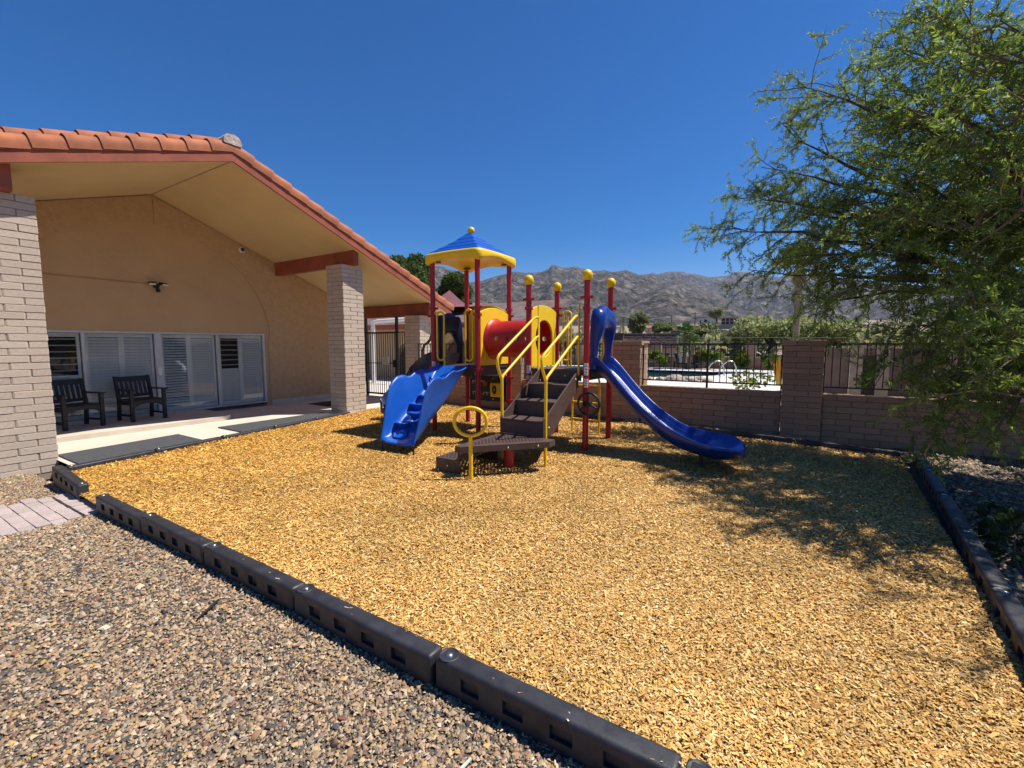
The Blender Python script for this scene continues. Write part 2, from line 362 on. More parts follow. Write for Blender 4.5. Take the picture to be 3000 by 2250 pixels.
# ================================================================== bricks, piers, walls
def brick_mesh(name, m, seed):
    rr_ = random.Random(seed); b = bmesh.new(); bmesh.ops.create_cube(b, size=1.)
    bmesh.ops.bevel(b, geom=list(b.edges), offset=.04, segments=1, affect='EDGES')
    for v in b.verts: v.co += Vector((rr_.uniform(-.004, .004), rr_.uniform(-.008, .008), rr_.uniform(-.018, .018)))
    me = bpy.data.meshes.new(name); b.to_mesh(me); b.free(); me.materials.append(m); return me
PB = [brick_mesh('pier_brick', PBRICK, i) for i in range(5)]; WB = [brick_mesh('wall_brick', WBRICK, 20+i) for i in range(5)]
J = .0085
def pier(x0, x1, y0, y1, z0, z1, label, group, meshes, mort, ch=.0985, cap=False):
    t = thing('brick_pier', label, 'pier', ((x0+x1)/2, (y0+y1)/2, z0), group)
    MB().bb(x0+.014, x1-.014, y0+.014, y1-.014, z0-.1, z1-.004).build('mortar_core', mort, t)
    n = int(round((z1-z0)/ch)); h = (z1-z0)/n; sx, sy = x1-x0, y1-y0; d = .2
    for k in range(n):
        z = z0+h*(k+.5); e = .0
        if cap and k == n-1: e = .025
        a = [(x0-e, x1-d, y0-e, y0+d), (x1-d, x1+e, y0-e, y1-d), (x0+d, x1+e, y1-d, y1+e), (x0-e, x0+d, y0+d, y1+e)]
        if k % 2: a = [(x0+d, x1+e, y0-e, y0+d), (x1-d, x1+e, y0+d, y1+e), (x0-e, x1-d, y1-d, y1+e), (x0-e, x0+d, y0-e, y1-d)]
        for (u0, u1, v0, v1) in a:
            lx, ly = u1-u0-J, v1-v0-J; r = random.uniform(-.003, .003)
            if lx > ly: inst('brick', random.choice(meshes), ((u0+u1)/2+r, (v0+v1)/2+r, z), t, 0, (lx, ly, h-J*.8))
            else: inst('brick', random.choice(meshes), ((u0+u1)/2+r, (v0+v1)/2+r, z), t, math.pi/2, (ly, lx, h-J*.8))
    return t
def wall(x0, x1, y, z0, z1, label, ch=.0985, th=.2, meshes=WB, L=.40):
    t = thing('brick_wall', label, 'wall', ((x0+x1)/2, y+th/2, z0), 'low brick walls round the pool')
    MB().bb(x0, x1, y+.014, y+th-.014, z0-.1, z1-.006).build('mortar_core', WMORT, t)
    n = int(round((z1-z0)/ch)); h = (z1-z0)/n
    for k in range(n):
        x = x0-(L/2 if k % 2 else 0)
        while x < x1-.02:
            a, c = max(x, x0), min(x+L, x1)
            if c-a > .04: inst('brick', random.choice(meshes), ((a+c)/2, y+th/2+random.uniform(-.004, .004), z0+h*(k+.5)), t, 0, (c-a-J, th, h-J*.8))
            x += L
    return t
CG = 'tall brick piers under the clubhouse roof'
pier(-9.50, -8.90, 1.33, 1.925, -.20, 3.62, 'tall beige brick pier standing on the gravel, beside the patio chairs', CG, PB, PMORT)
pier(-9.50, -8.90, 6.86, 7.455, -.06, 3.47, 'tall beige brick pier carrying a beam, between the sliding doors and the gate', CG, PB, PMORT)
pier(-9.50, -8.90, 9.38, 9.98, -.06, 2.43, 'shorter beige brick pier at the low end of the roof, right of the gate', CG, PB, PMORT)
PG = 'brick piers of the pool wall'
pier(-6.03, -5.43, 9.10, 9.70, -.05, 1.69, 'brown brick pool pier behind the play deck with the black panel', PG, WB, WMORT, cap=True)
pier(-3.19, -2.60, 9.10, 9.70, -.05, 1.69, 'brown brick pool pier behind the top of the open blue slide', PG, WB, WMORT, cap=True)
pier(-.12, .48, 9.10, 9.70, -.05, 1.69, 'brown brick pool pier half under the tree, past the end of the open blue slide', PG, WB, WMORT, cap=True)
pier(3.1, 3.7, 9.10, 9.70, -.05, 1.69, 'brown brick pool pier wholly hidden under the tree crown', PG, WB, WMORT, cap=True)
for (a, c, lab) in [(-8.90, -6.03, 'low brick wall section between the gate pier and the curly slide'), (-5.43, -3.19, 'low brick wall section behind the brown steps and the ladder'),
                    (-2.60, -.12, 'low brick wall section behind the open blue slide, pool above it'), (.48, 3.1, 'low brick wall section in the shade of the tree'), (3.7, 7.0, 'low brick wall section beyond the tree trunk')]:
    wall(a, c, 9.18, -.05, .78, lab)
def fence(x0, x1, y, zb, zt, label, sp=.112, post=True, base=.78):
    t = thing('pool_fence', label, 'fence', ((x0+x1)/2, y, base), 'black metal fences on the pool wall')
    MB().bb(x0, x1, y-.014, y+.014, zt-.028, zt).build('top_rail', BLACKM, t)
    MB().bb(x0, x1, y-.012, y+.012, zb-.024, zb).build('bottom_rail', BLACKM, t)
    pm = MB().box((0, 0, 0), (.014, .014, zt-zb-.028)).mesh('picket'); pm.materials.append(BLACKM)
    n = int((x1-x0)/sp)
    for i in range(1, n): inst('picket', pm, (x0+(x1-x0)*i/n, y, (zt-.028+zb)/2), t)
    if post: MB().bb((x0+x1)/2-.018, (x0+x1)/2+.018, y-.018, y+.018, base-.02, zt-.03).build('post', BLACKM, t)
    for xx in (x0+.012, x1-.012): MB().bb(xx-.01, xx+.01, y-.016, y+.016, base, zt-.03).build('end_post', BLACKM, t)
for (a, c, lab) in [(-8.90, -6.03, 'black picket fence behind the dark curly slide'), (-5.43, -3.19, 'black picket fence behind the brown steps'), (-2.60, -.12, 'black picket fence in front of the swimming pool'),
                    (.48, 3.1, 'black picket fence screened by the hanging tree branches'), (3.7, 7.0, 'black picket fence beyond the tree trunk')]:
    fence(a, c, 9.30, .90, 1.635, lab)

# ================================================================== clubhouse
RY, RZ, SLL, SLR = 4.40, 4.87, .335, .400
XF, XW = -8.62, -12.0
YL, YR = -1.6, 10.40
def sof(y): return RZ-(SLL*(RY-y) if y < RY else SLR*(y-RY))
ch = thing('clubhouse', 'tan stucco clubhouse gable with red clay tile roof and sliding doors', 'building', (XW, RY, 0))
# gable wall with the door opening
DY0, DY1, DZ = 2.0, 6.71, 1.89
MB().prism([(-1.4, -.1), (DY0, -.1), (DY0, DZ), (DY1, DZ), (DY1, -.1), (8.7, -.1), (8.7, sof(8.7)), (RY, RZ), (-1.4, sof(-1.4))], XW, XW-.2, 'x').build('gable_wall', STUCCO, ch)
ac, ar = (4.35, 1.71), 2.52
def arcp(a0, a1, n=30): return [(ac[0]+ar*math.cos(a), ac[1]+ar*math.sin(a)) for a in np.linspace(a0, a1, n)]
th = R(4); tm = math.acos((RY+.004-ac[0])/ar); tm2 = math.acos((RY-.004-ac[0])/ar)
right = arcp(th, tm)+[(RY+.004, RZ-.02), (8.68, sof(8.68)-.02), (8.68, .0), (DY1+.10, .0), (DY1+.10, 1.75)]
left = arcp(tm2, math.pi-th)+[(-1.3, 1.85), (-1.3, sof(-1.3)-.02), (RY-.004, RZ-.02)]
for pl in (right, left): MB().prism(pl, XW-.05, XW+.028, 'x').build('arch_surround', STUCCO2, ch)
MB().bb(XW-.05, XW+.04, DY1+.12, 8.66, -.04, .10).build('wall_base', CONC2, ch)
MB().bb(-17.5, XW-.2, 8.5, 8.7, -.1, sof(8.7)).build('side_wall', STUCCO, ch)
MB().bb(-17.5, -17.3, -1.4, 8.5, -.1, sof(8.7)).build('back_wall', STUCCO, ch)
MB().bb(-17.3, XW-.2, -1.4, -1.2, -.1, sof(-1.4)).build('side_wall', STUCCO, ch)
# soffits (undersides of the roof slopes)
MB().prism([(RY+.006, RZ), (YR, sof(YR)), (YR, sof(YR)+.05), (RY+.006, RZ+.05)], XF, -17.6, 'x').build('soffit', SOFFIT, ch)
MB().prism([(RY-.006, RZ), (YL, sof(YL)), (YL, sof(YL)+.05), (RY-.006, RZ+.05)], XF, -17.6, 'x').build('soffit', SOFFIT, ch)
MB().bb(XW+.03, XF, RY-.010, RY+.010, RZ-.006, RZ+.03).build('ridge_batten', mat('seam_caulk', (.30, .23, .15), .8), ch)
# fascia boards
FH = .235
for (ya, yb) in ((RY+.0, YR), (RY-.0, YL)):
    MB().prism([(ya, sof(ya)-.015), (yb, sof(yb)-.015), (yb, sof(yb)+FH), (ya, sof(ya)+FH)], XF-.0, XF+.04, 'x').build('fascia_board', FASCIA, ch)
# beams through the gable wall to the piers
def beam(y, z0, w=.13, hh=.36, x1=-8.74, x0=XW-.1):
    MB().prism([(x0, z0), (x1-.02, z0), (x1, z0+.03), (x1, z0+hh), (x0, z0+hh)], y-w/2, y+w/2, 'y').build('roof_beam', FASCIA, ch, bev=.006)
beam(7.14, 3.46); beam(9.66, 2.42, hh=.34); beam(1.62, 3.61, hh=.42)
# roof: deck, field barrels, rake tiles
rf = MB().prism([(RY, RZ+.06), (YR+.03, sof(YR)+.06), (YR+.03, sof(YR)+.20), (RY, RZ+.20)], XF-.02, -17.6, 'x').build('roof_deck', mat('roof_felt', (.10, .07, .06), .9), ch)
MB().prism([(RY, RZ+.06), (YL-.03, sof(YL)+.06), (YL-.03, sof(YL)+.20), (RY, RZ+.20)], XF-.02, -17.6, 'x').build('roof_deck', MATS['roof_felt'], ch)
def tile_mesh(name, Lt, r0, r1, skirt):
    P = []; Q = []
    for u in np.linspace(0, 1, 4):
        rad = r0+(r1-r0)*u
        prof = [(math.cos(a)*rad, math.sin(a)*rad) for a in np.linspace(math.pi*1.0, 0, 12)]
        if skirt: prof = prof+[(rad*1.0, -skirt*.5), (rad*.99, -skirt)]
        P.append([(p[0], u*Lt, p[1]) for p in prof]); 
    b = MB().grid(P); me = b.mesh(name, fix=False); me.materials.append(TILE); me.shade_smooth(); return me
TL = .50
T1 = tile_mesh('rake_tile', TL, .128, .108, .085); T2 = tile_mesh('barrel_tile', TL, .105, .088, 0)
def solidified(me, t):
    o = link('tmp', me, None); md = o.modifiers.new('s', 'SOLIDIFY'); md.thickness = t; md.offset = -1
    bpy.context.view_layer.update(); dg = bpy.context.evaluated_depsgraph_get(); m2 = bpy.data.meshes.new_from_object(o.evaluated_get(dg)); m2.name = me.name
    bpy.data.objects.remove(o); m2.set_sharp_from_angle(angle=R(45)); return m2
T1 = solidified(T1, .016); T2 = solidified(T2, .016)
EXP = .385
def lay(side):
    sl_ = SLR if side > 0 else SLL; ang = math.atan(sl_); Ltot = (YR-RY if side > 0 else RY-YL)/math.cos(ang); n = int(Ltot/EXP)+1
    for row, (me, x, dz) in enumerate(((T1, XF-.055, .238), (T2, XF-.275, .375))):
        for k in range(n):
            s0 = k*EXP+(.0 if row == 0 else .17)+EXP   # distance of lower end from the ridge
            if s0 > Ltot+.12: continue
            y = RY+side*s0*math.cos(ang); z = RZ-s0*math.sin(ang)+dz+.012+random.uniform(-.003, .003)
            # tile axis runs uphill from the lower end (local +y); the lower end is the wide one
            rz = 0 if side < 0 else math.pi
            o = inst('clay_tile', me, (x, y, z), rf, rz)
            o.rotation_euler = (0, 0, 0); up = Vector((0, -side*math.cos(ang-.05), math.sin(ang-.05))); xa = Vector((1, 0, 0))
            zn = xa.cross(up) if side < 0 else up.cross(xa)
            sx = 1
            M = Matrix((xa, up, zn)).transposed().to_4x4(); M.translation = Vector((x, y, z))
            o.matrix_basis = M
    b = MB()
    for i in range(26):
        x = XF-.56-i*.34
        if x < -17.4: break
        pts = [(x+.10*math.cos(a), .10*math.sin(a)) for a in np.linspace(0, math.pi, 7)]
        ya, yb = RY, (YR if side > 0 else YL)
        b.grid([[(p[0], yy, sof(yy)+.20+p[1]) for p in pts] for yy in np.linspace(ya, yb, 2)])
    o = b.build('field_tiles', TILE, rf, smooth=60); o['kind'] = 'stuff'
lay(1); lay(-1)
rc = MB(); P = []
for x in np.linspace(XF+.07, -17.6, 16):
    P.append([(x, RY+.15*math.cos(a)*(1+.1*random.random()), RZ+.30+.13*math.sin(a)*(1+.15*random.random())) for a in np.linspace(-.3, math.pi+.3, 10)])
rc.grid(P); rc.add(P[0], [tuple(range(10))]); rc.build('ridge_cap', MORTARC, ch, smooth=60)
# sliding doors: aluminium frame, glass, shutters with louvres
XG = XW-.05
sd = MB(); sd.bb(XG-.05, XG+.06, DY0, DY1, DZ-.045, DZ).bb(XG-.05, XG+.06, DY1-.045, DY1, .06, DZ-.045).bb(XG-.05, XG+.06, DY0, DY1-.045, .06, .095)
door = sd.build('sliding_door', ALU, ch)
for (ya, yb) in ((3.06, 3.11), (4.27, 4.39), (5.53, 5.59)): MB().bb(XG-.045, XG+.035, ya, yb, .096, DZ-.046).build('door_stile', ALU, door)
MB().bb(XG+.036, XG+.075, 4.29, 4.37, .92, 1.10).build('door_handle', WHITE, door, bev=.008)
for (ya, yb) in ((DY0, 3.06), (3.11, 4.27), (4.39, 5.53), (5.59, DY1-.045)): MB().bb(XG+.008, XG+.014, ya, yb, .096, DZ-.046).build('glass_pane', GLASS, door)
MB().bb(XG-.30, XG-.24, DY0, DY1, .06, DZ).build('dark_backing', DARK, door)
lv = MB().prism([(-.030, -.004), (.030, -.004), (.034, 0), (.030, .004), (-.030, .004), (-.034, 0)], -.5, .5, 'x').mesh('louvre'); lv.materials.append(SHUT)
lv.shade_smooth(); lv.set_sharp_from_angle(angle=R(40))
leaves = [(2.02, 2.50, 1), (2.52, 3.05, 1), (3.12, 3.70, 0), (3.70, 4.26, 0), (4.40, 4.955, .45), (4.955, 5.52, 0), (5.60, 6.12, 2), (6.12, 6.66, 0)]
for (ya, yb, mode) in leaves:
    st = .052; xs_ = XG-.045
    fr = MB(); fr.bb(xs_-.015, xs_+.015, ya, ya+st, .10, DZ-.05).bb(xs_-.015, xs_+.015, yb-st, yb, .10, DZ-.05).bb(xs_-.015, xs_+.015, ya+st, yb-st, .10, .19).bb(xs_-.015, xs_+.015, ya+st, yb-st, DZ-.13, DZ-.05)
    fo = fr.build('shutter_panel', SHUT, door, bev=.004)
    n = 25; z0, z1 = .20, DZ-.14
    for k in range(n):
        z = z0+(z1-z0)*(k+.5)/n; opened = (mode == 1 and z > .98) or (mode == 2 and z > 1.0)
        tilt = R(58) if not opened else R(12)
        if mode == .45: tilt = R(40)
        if opened and k % 2: continue
        o = inst('louvre', lv, (xs_, (ya+yb)/2, z), fo, math.pi/2, (yb-ya-2*st-.004, 1, 1), rx=tilt if True else 0)
# lettering-free wall fittings
fl = thing('floodlight', 'black twin floodlight with motion sensor on the stucco gable', 'light', (XW+.0, 4.36, 2.91))
MB().lathe([(.055, 0), (.055, .05), (.03, .06), (.0001, .06)], (XW, 4.36, 2.90), 16, 'x').build('mount_plate', BLACKM, fl, smooth=40)
for s in (-1, 1):
    h = MB().box((XW+.12, 4.36+s*.10, 2.945), (.12, .13, .05), rz=s*.25, ry=.25).build('lamp_head', BLACKM, fl, bev=.008)
    MB().box((XW+.165, 4.36+s*.112, 2.93), (.06, .11, .03), rz=s*.25, ry=.55).build('lens', LAMPW, h)
    MB().tube([(XW+.05, 4.36, 2.91), (XW+.09, 4.36+s*.06, 2.93)], .012, 6).build('arm', BLACKM, fl)
MB().box((XW+.07, 4.375, 2.80), (.06, .07, .08)).build('motion_sensor', BLACKM, fl, bev=.012)
MB().tube([(XW+.04, 4.37, 2.88), (XW+.06, 4.375, 2.83)], .015, 6).build('sensor_arm', BLACKM, fl)
tag(MB().tube([(XW+.014, -1.2, 2.95), (XW+.014, 4.31, 2.915)], .013, 8).build('wall_conduit', STUCCO), 'thin painted conduit running along the stucco wall to the floodlight', 'conduit')
sc = thing('security_camera', 'small white dome security camera under the gable soffit', 'camera', (XW+.03, 6.23, 4.0))
MB().lathe([(.07, 0), (.075, .03), (.06, .05), (.05, .055)], (XW+.028, 6.23, 4.0), 18, 'x').build('housing', WHITE, sc, smooth=40)
MB().lathe([(.05, .05), (.04, .08), (.02, .095), (.0001, .1)], (XW+.028, 6.23, 4.0), 16, 'x').build('dome_lens', mat('black_gloss', (.01, .01, .01), .1), sc, smooth=60)
# patio chairs
def make_chair(loc, rz, label):
    t = bpy.data.objects.new('patio_armchair', None); COL.objects.link(t); t.location = loc; t.rotation_euler = (0, 0, rz)
    tag(t, label, 'chair', 'black slatted patio armchairs')
    def p(name, b, bev=.004):
        me = b.mesh(name); o = link(name, me, CHAIRM, t, local=True); md = o.modifiers.new('b', 'BEVEL'); md.width = bev; md.segments = 1; return o
    w, d = .58, .48    # front faces local -y
    for sx in (-1, 1):
        p('leg', MB().bb(sx*w/2-.03, sx*w/2+.03, -d/2-.03, -d/2+.03, 0, .62)); 
        p('leg', MB().prism([(d/2-.02, 0), (d/2+.04, 0), (d/2-.0, .42), (d/2+.10, .90), (d/2+.04, .90), (d/2-.06, .42)], sx*w/2-.028, sx*w/2+.028, 'x'))
        p('armrest', MB().bb(sx*w/2-.045, sx*w/2+.045, -d/2-.08, d/2+.02, .62, .645))
        p('side_rail', MB().bb(sx*w/2-.015, sx*w/2+.015, -d/2+.03, d/2-.03, .33, .42))
        p('stretcher', MB().bb(sx*w/2-.014, sx*w/2+.014, -d/2+.03, d/2-.03, .10, .14))
    ap = [(-w/2+.03, .42), (-w/2+.03, .25)]+[(x, .25+.10*(1-(x/(w/2-.03))**2)**.5) for x in np.linspace(-w/2+.04, w/2-.04, 9)]+[(w/2-.03, .25), (w/2-.03, .42)]
    p('apron', MB().prism(ap, -d/2-.012, -d/2+.012, 'y'))
    for i in range(5): p('seat_slat', MB().bb(-w/2+.03, w/2-.03, -d/2+.005+i*.092, -d/2+.085+i*.092, .42, .44))
    p('top_rail', MB().box((0, d/2+.055, .84), (w-.05, .03, .10), rx=-.2)); p('lower_rail', MB().box((0, d/2-.02, .50), (w-.05, .03, .06), rx=-.2))
    for i in range(6): p('back_slat', MB().box((-.2+i*.08, d/2+.015, .665), (.048, .018, .30), rx=-.21))
    return t
make_chair((-11.40, 3.76, .06), R(98), 'black slatted patio armchair on the porch by the door handle')
make_chair((-11.33, 2.72, .06), R(104), 'black slatted patio armchair on the porch partly hidden by the tall pier')
# rubber mats on the patio
for (pl, lab) in (([(-9.2, 1.97), (-7.84, 1.97), (-8.11, 3.62), (-9.45, 3.62)], 'dark grey rubber mat on the concrete between the tall gravel pier and the timbers'),
                  ([(-9.58, 4.35), (-8.24, 4.35), (-8.61, 6.62), (-9.55, 6.62)], 'dark grey rubber mat on the concrete half in the roof shade'),):
    o = MB().prism(pl, -.036, -.016).build('rubber_mat', MATR, bev=.004); tag(o, lab, 'mat', 'rubber mats on the patio')
tag(MB().bb(-11.3, -10.4, 7.45, 8.35, -.038, -.022).build('dark_floor_sheet', mat('dark_brown_sheet', (.03, .022, .018), .95), bev=.004), 'thin dark brown sheet on the concrete behind the pier', 'mat')  # thin dark brown rectangle laid on the concrete

# ================================================================== gate under the low roof
g = thing('metal_gate', 'black metal bar gate with a small notice, under the low beam', 'gate', (-10.7, 9.62, 0))
Yg = 9.62
for x in (-11.42, -10.06): MB().bb(x-.035, x+.035, Yg-.035, Yg+.035, -.04, 2.42).build('gate_post', BLACKM, g)
MB().bb(-11.385, -10.095, Yg-.02, Yg+.02, 1.94, 1.99).build('gate_rail', BLACKM, g); MB().bb(-11.385, -10.095, Yg-.02, Yg+.02, .06, .11).build('gate_rail', BLACKM, g)
MB().bb(-11.385, -10.095, Yg-.012, Yg+.012, 1.02, 1.045).build('gate_rail', BLACKM, g)
MB().bb(-10.025, -9.5, Yg-.015, Yg+.015, 1.96, 1.99).build('side_rail', BLACKM, g); MB().bb(-10.025, -9.5, Yg-.015, Yg+.015, .06, .10).build('side_rail', BLACKM, g)
bm = MB().box((0, 0, 0), (.016, .016, 1.86)).mesh('gate_bar'); bm.materials.append(BLACKM)
for i in range(13): inst('gate_bar', bm, (-11.385+1.29*(i+.7)/13.4, Yg, 1.03), g)
for i in range(5): inst('gate_bar', bm, (-9.93+i*.095, Yg, 1.03), g)
MB().bb(-10.22, -10.10, Yg-.05, Yg+.03, .92, 1.14).build('lock_box', BLACKM, g, bev=.006)
MB().tube([(-10.16, Yg-.05, 1.08), (-10.16, Yg-.11, 1.08), (-10.24, Yg-.11, 1.08)], .011, 6).build('gate_lever', BLACKM, g)
sg = MB().bb(-10.70, -10.40, Yg-.030, Yg-.022, 1.00, 1.24).build('gate_sign', STICK, g)
def text(s, size, loc, rot, m, parent, name='lettering', align='CENTER'):
    cu = bpy.data.curves.new('t', 'FONT'); cu.body = s; cu.size = size; cu.align_x = align; cu.align_y = 'CENTER'; cu.extrude = .0006
    o = bpy.data.objects.new('t', cu); COL.objects.link(o); bpy.context.view_layer.update()
    me = bpy.data.meshes.new_from_object(o.evaluated_get(bpy.context.evaluated_depsgraph_get())); bpy.data.objects.remove(o)
    me.transform(Matrix.Translation(loc) @ Matrix.Rotation(rot[2], 4, 'Z') @ Matrix.Rotation(rot[0], 4, 'X')); me.name = name; me.materials.clear()
    return link(name, me, m, parent)
for i, s in enumerate(('PLEASE', 'DO NOT', 'PROP THE', 'GATE OPEN')): text(s, .052, (-10.55, Yg-.032, 1.205-i*.056), (math.pi/2, 0, 0), REDTX, sg)

# ================================================================== courtyard building beyond the gate
cy = thing('courtyard_building', 'tan stucco building with dark arches beyond the black gate', 'building', (-15, 15, 0))
YW = 15.2
b = MB()
def archwall(b, x0, x1, zt, arches, y0, y1):
    xs_ = [x0]; 
    poly = [(x0, -.1)]
    for (c, w, zs_) in arches:
        poly += [(c-w, -.1), (c-w, zs_)]+[(c-w*math.cos(a), zs_+w*math.sin(a)) for a in np.linspace(.15, math.pi-.15, 12)]+[(c+w, zs_), (c+w, -.1)]
    poly += [(x1, -.1), (x1, zt), (x0, zt)]
    b.prism(poly, y0, y1, 'y')
archwall(b, -24, -9.2, 2.45, [(-18.6, .75, 1.0), (-15.1, .95, .75), (-12.3, .85, 1.0)], YW, YW+.3); b.build('arcade_wall', STUCCO, cy)
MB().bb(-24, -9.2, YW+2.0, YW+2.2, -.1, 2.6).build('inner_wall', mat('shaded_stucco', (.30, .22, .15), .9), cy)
MB().bb(-9.4, -9.2, YW+.3, YW+2.0, -.1, 2.4).build('end_wall', STUCCO, cy)
MB().prism([(YW-.7, 2.36), (YW-.7, 2.50), (YW+4, 3.7), (YW+4, 3.5)], -24.5, -8.7, 'x').build('roof', SHING, cy)
MB().bb(-24.5, -8.7, YW-.76, YW-.702, 2.28, 2.48).build('fascia', FASCIA, cy)
dp = thing('white_downpipe', 'white pipe post with an elbow, behind the gate bars', 'pipe', (-14.3, 12.4, -.04))
P0 = ground(1097, 1124, -.04)
MB().tube([(P0.x, P0.y, -.04), (P0.x, P0.y, 2.55)], .085, 14).build('upright', WHITE, dp, smooth=40)
MB().tube([(P0.x, P0.y, 2.50), (P0.x+.25, P0.y+.05, 2.56), (P0.x+2.2, P0.y+.6, 2.66)], .075, 14).build('elbow_arm', WHITE, dp, smooth=60)

# ================================================================== timbers round the play area
TLEN = 1.10
def timber_mesh():
    b = bmesh.new(); bmesh.ops.create_cube(b, size=1.)
    for v in b.verts: v.co = Vector((v.co.x*(TLEN-.006)+TLEN/2, v.co.y*.10, v.co.z*.24))
    ed = [e for e in b.edges if not (e.verts[0].co.z < 0 and e.verts[1].co.z < 0)]
    bmesh.ops.bevel(b, geom=ed, offset=.022, segments=3, affect='EDGES', profile=.6)
    me = bpy.data.meshes.new('timber_body'); b.to_mesh(me); b.free()
    o = link('tmp', me, DPLAST); c = MB()
    for i in range(4): 
        for sgn in (-1, 1): c.bb(.16+i*.225-.0, .16+i*.225+.10, sgn*.030 if sgn > 0 else -.08, .08 if sgn > 0 else -.030, .014, .074)
    boolean(o, c.mesh('cut')); me = o.data; bpy.data.objects.remove(o); me.shade_smooth(); me.set_sharp_from_angle(angle=R(38)); return me
TM = timber_mesh()
SPK = MB().lathe([(.019, 0), (.019, .004), (.013, .008), (.0001, .010)], (0, 0, 0), 14).mesh('spike_cap'); SPK.materials.append(STEEL); SPK.shade_smooth()
REC = MB().lathe([(.020, .001), (.042, .001), (.046, .006), (.050, .001)], (0, 0, 0), 18).mesh('cap_ring'); REC.materials.append(DPLAST); REC.shade_smooth()
def timber(x, y, top, rz, label, group, sc=1.):
    t = bpy.data.objects.new('landscape_timber', None); COL.objects.link(t); t.location = (x, y, top-.12); t.rotation_euler = (0, 0, rz); tag(t, label, 'edging', group)
    b_ = link('timber_body', TM, None, t, True); b_.scale = (sc, 1, 1)
    s = link('spike_cap', SPK, None, t, True); s.location = (.055, 0, .118); r = link('cap_ring', REC, None, t, True); r.location = (.055, 0, .1185)
GA = 'timbers between gravel and wood chips'; LA = 'black plastic landscape timber with square pockets, between the gravel and the wood chips'
ORD = ['first', 'second', 'third', 'fourth', 'fifth', 'sixth', 'seventh', 'eighth', 'ninth', 'tenth']
for k in range(7): timber(-5.80+k*1.11, 1.53+random.uniform(-.006, .006), .150+.002*k-(.03 if k == 0 else 0), R(random.uniform(-.5, .5)), ORD[k]+' black plastic timber from the paver path, between the gravel and the wood chips', GA)
timber(-6.42, 1.55, .115, math.pi-R(4), 'short black plastic timber between the pavers and the tall brick pier', GA, 1.18)
def row(p, q, top, lab, grp):
    p, q = Vector(p), Vector(q); d = q-p; n = max(1, int(round(d.length/1.11))); a = math.atan2(d.y, d.x)
    for k in range(n): c = p+d*(k/n); timber(c.x, c.y, top, a, ORD[k]+' '+lab, grp, d.length/n/1.11)
row((-7.72, 1.72), (-8.58, 6.68), .075, 'black plastic timber from the gravel, between patio mats and wood chips', 'timbers along the patio')
row((-8.35, 8.98), (-2.4, 8.98), .07, 'black timber from the gate, below the pool wall behind the play set', 'timbers along the pool wall')
row((-2.4, 8.95), (1.40, 8.22), .10, 'black timber from the slide pier, below the pool wall past the slide', 'timbers along the pool wall')
row((1.55, 8.14), (.96, 1.62), .14, 'black plastic timber from the pool wall, bordering the bed under the tree', 'timbers under the tree')

# ================================================================== play structure
ps = thing('play_structure', 'red, yellow and blue playground set with two decks, tube tunnel, slides and steps', 'playground', (-4.0, 6.5, 0))
XA, XB, XC, XD, YA, YB, DK = -5.55, -4.55, -3.55, -2.57, 6.20, 7.20, 1.24
PR = .0445
clm = MB().lathe([(PR+.001, -.022), (.066, -.02), (.066, .02), (PR+.001, .022)], (0, 0, 0), 18)
clm.bb(.055, .10, -.018, .018, -.02, .02).bb(-.10, -.055, -.018, .018, -.02, .02); CL = clm.mesh('clamp'); CL.materials.append(RED); CL.shade_smooth(); CL.set_sharp_from_angle(angle=R(40))
def post(x, y, zt, clamps, cap, z0=-.1):
    o = MB().lathe([(.0001, z0), (PR, z0), (PR, zt), (.0001, zt)], (x, y, 0), 20).build('post', RED, ps, smooth=40)
    for z, rz in clamps: inst('clamp', CL, (x, y, z), o, rz)
    if cap:
        MB().lathe([(.045, -.02), (.062, .0), (.075, .045), (.071, .085), (.05, .118), (.02, .134), (.0001, .137)], (x, y, zt-.01), 20).build('ball_cap', YELP, o, smooth=60)
    return o
pL = post(XA, YA, 3.08, [(2.26, .3), (2.12, 1.2), (1.19, 0)], 0); pF = post(XB, YA, 3.08, [(2.24, 0), (2.12, 1.57), (1.19, 0)], 0)
post(XB, YB, 3.08, [(2.26, 1.57), (2.14, 0), (.98, 0), (.54, 0)], 0); pB = post(XA, YB, 3.08, [(2.24, 0), (.98, 0), (.54, 0)], 0)
pC = post(XC, YA, 2.575, [(2.32, 0), (2.18, 1.57)], 1); post(XC, YB, 2.575, [(2.24, 0), (2.12, .6)], 1)
pD = post(XD, YA, 2.575, [(2.30, .0), (2.14, 1.57)], 1); post(XD, YB, 2.575, [(2.20, 0), (2.08, 1.2)], 1)
MB().lathe([(PR+.004, -.02), (PR+.004, .05)], (XA, YB, 0), 16).build('base_sleeve', STEEL, ps, smooth=60)
def sticker(p, x, y, zs, a0):
    for (z0, z1) in zs:
        P = [[(x+(PR+.0012)*math.cos(a), y+(PR+.0012)*math.sin(a), z) for a in np.linspace(a0-.75, a0+.75, 8)] for z in (z0, z1)]
        MB().grid(P).build('label_sticker', STICK, p, smooth=60)
        for k in range(3):
            z = z0+(z1-z0)*(k+1)/4; P = [[(x+(PR+.002)*math.cos(a), y+(PR+.002)*math.sin(a), zz) for a in np.linspace(a0-.5, a0+.5, 6)] for zz in (z-.006, z+.006)]
            MB().grid(P).build('sticker_line', mat('grey_print', (.25, .25, .27), .6), p)
ca = lambda x, y: math.atan2(-y, -x)
sticker(pD, XD, YA, [(1.16, 1.34), (.98, 1.11)], ca(XD, YA)); sticker(pC, XC, YA, [(1.16, 1.28), (1.06, 1.12)], ca(XC, YA)); sticker(pL, XA, YA, [(1.20, 1.30), (1.08, 1.16)], ca(XA, YA))
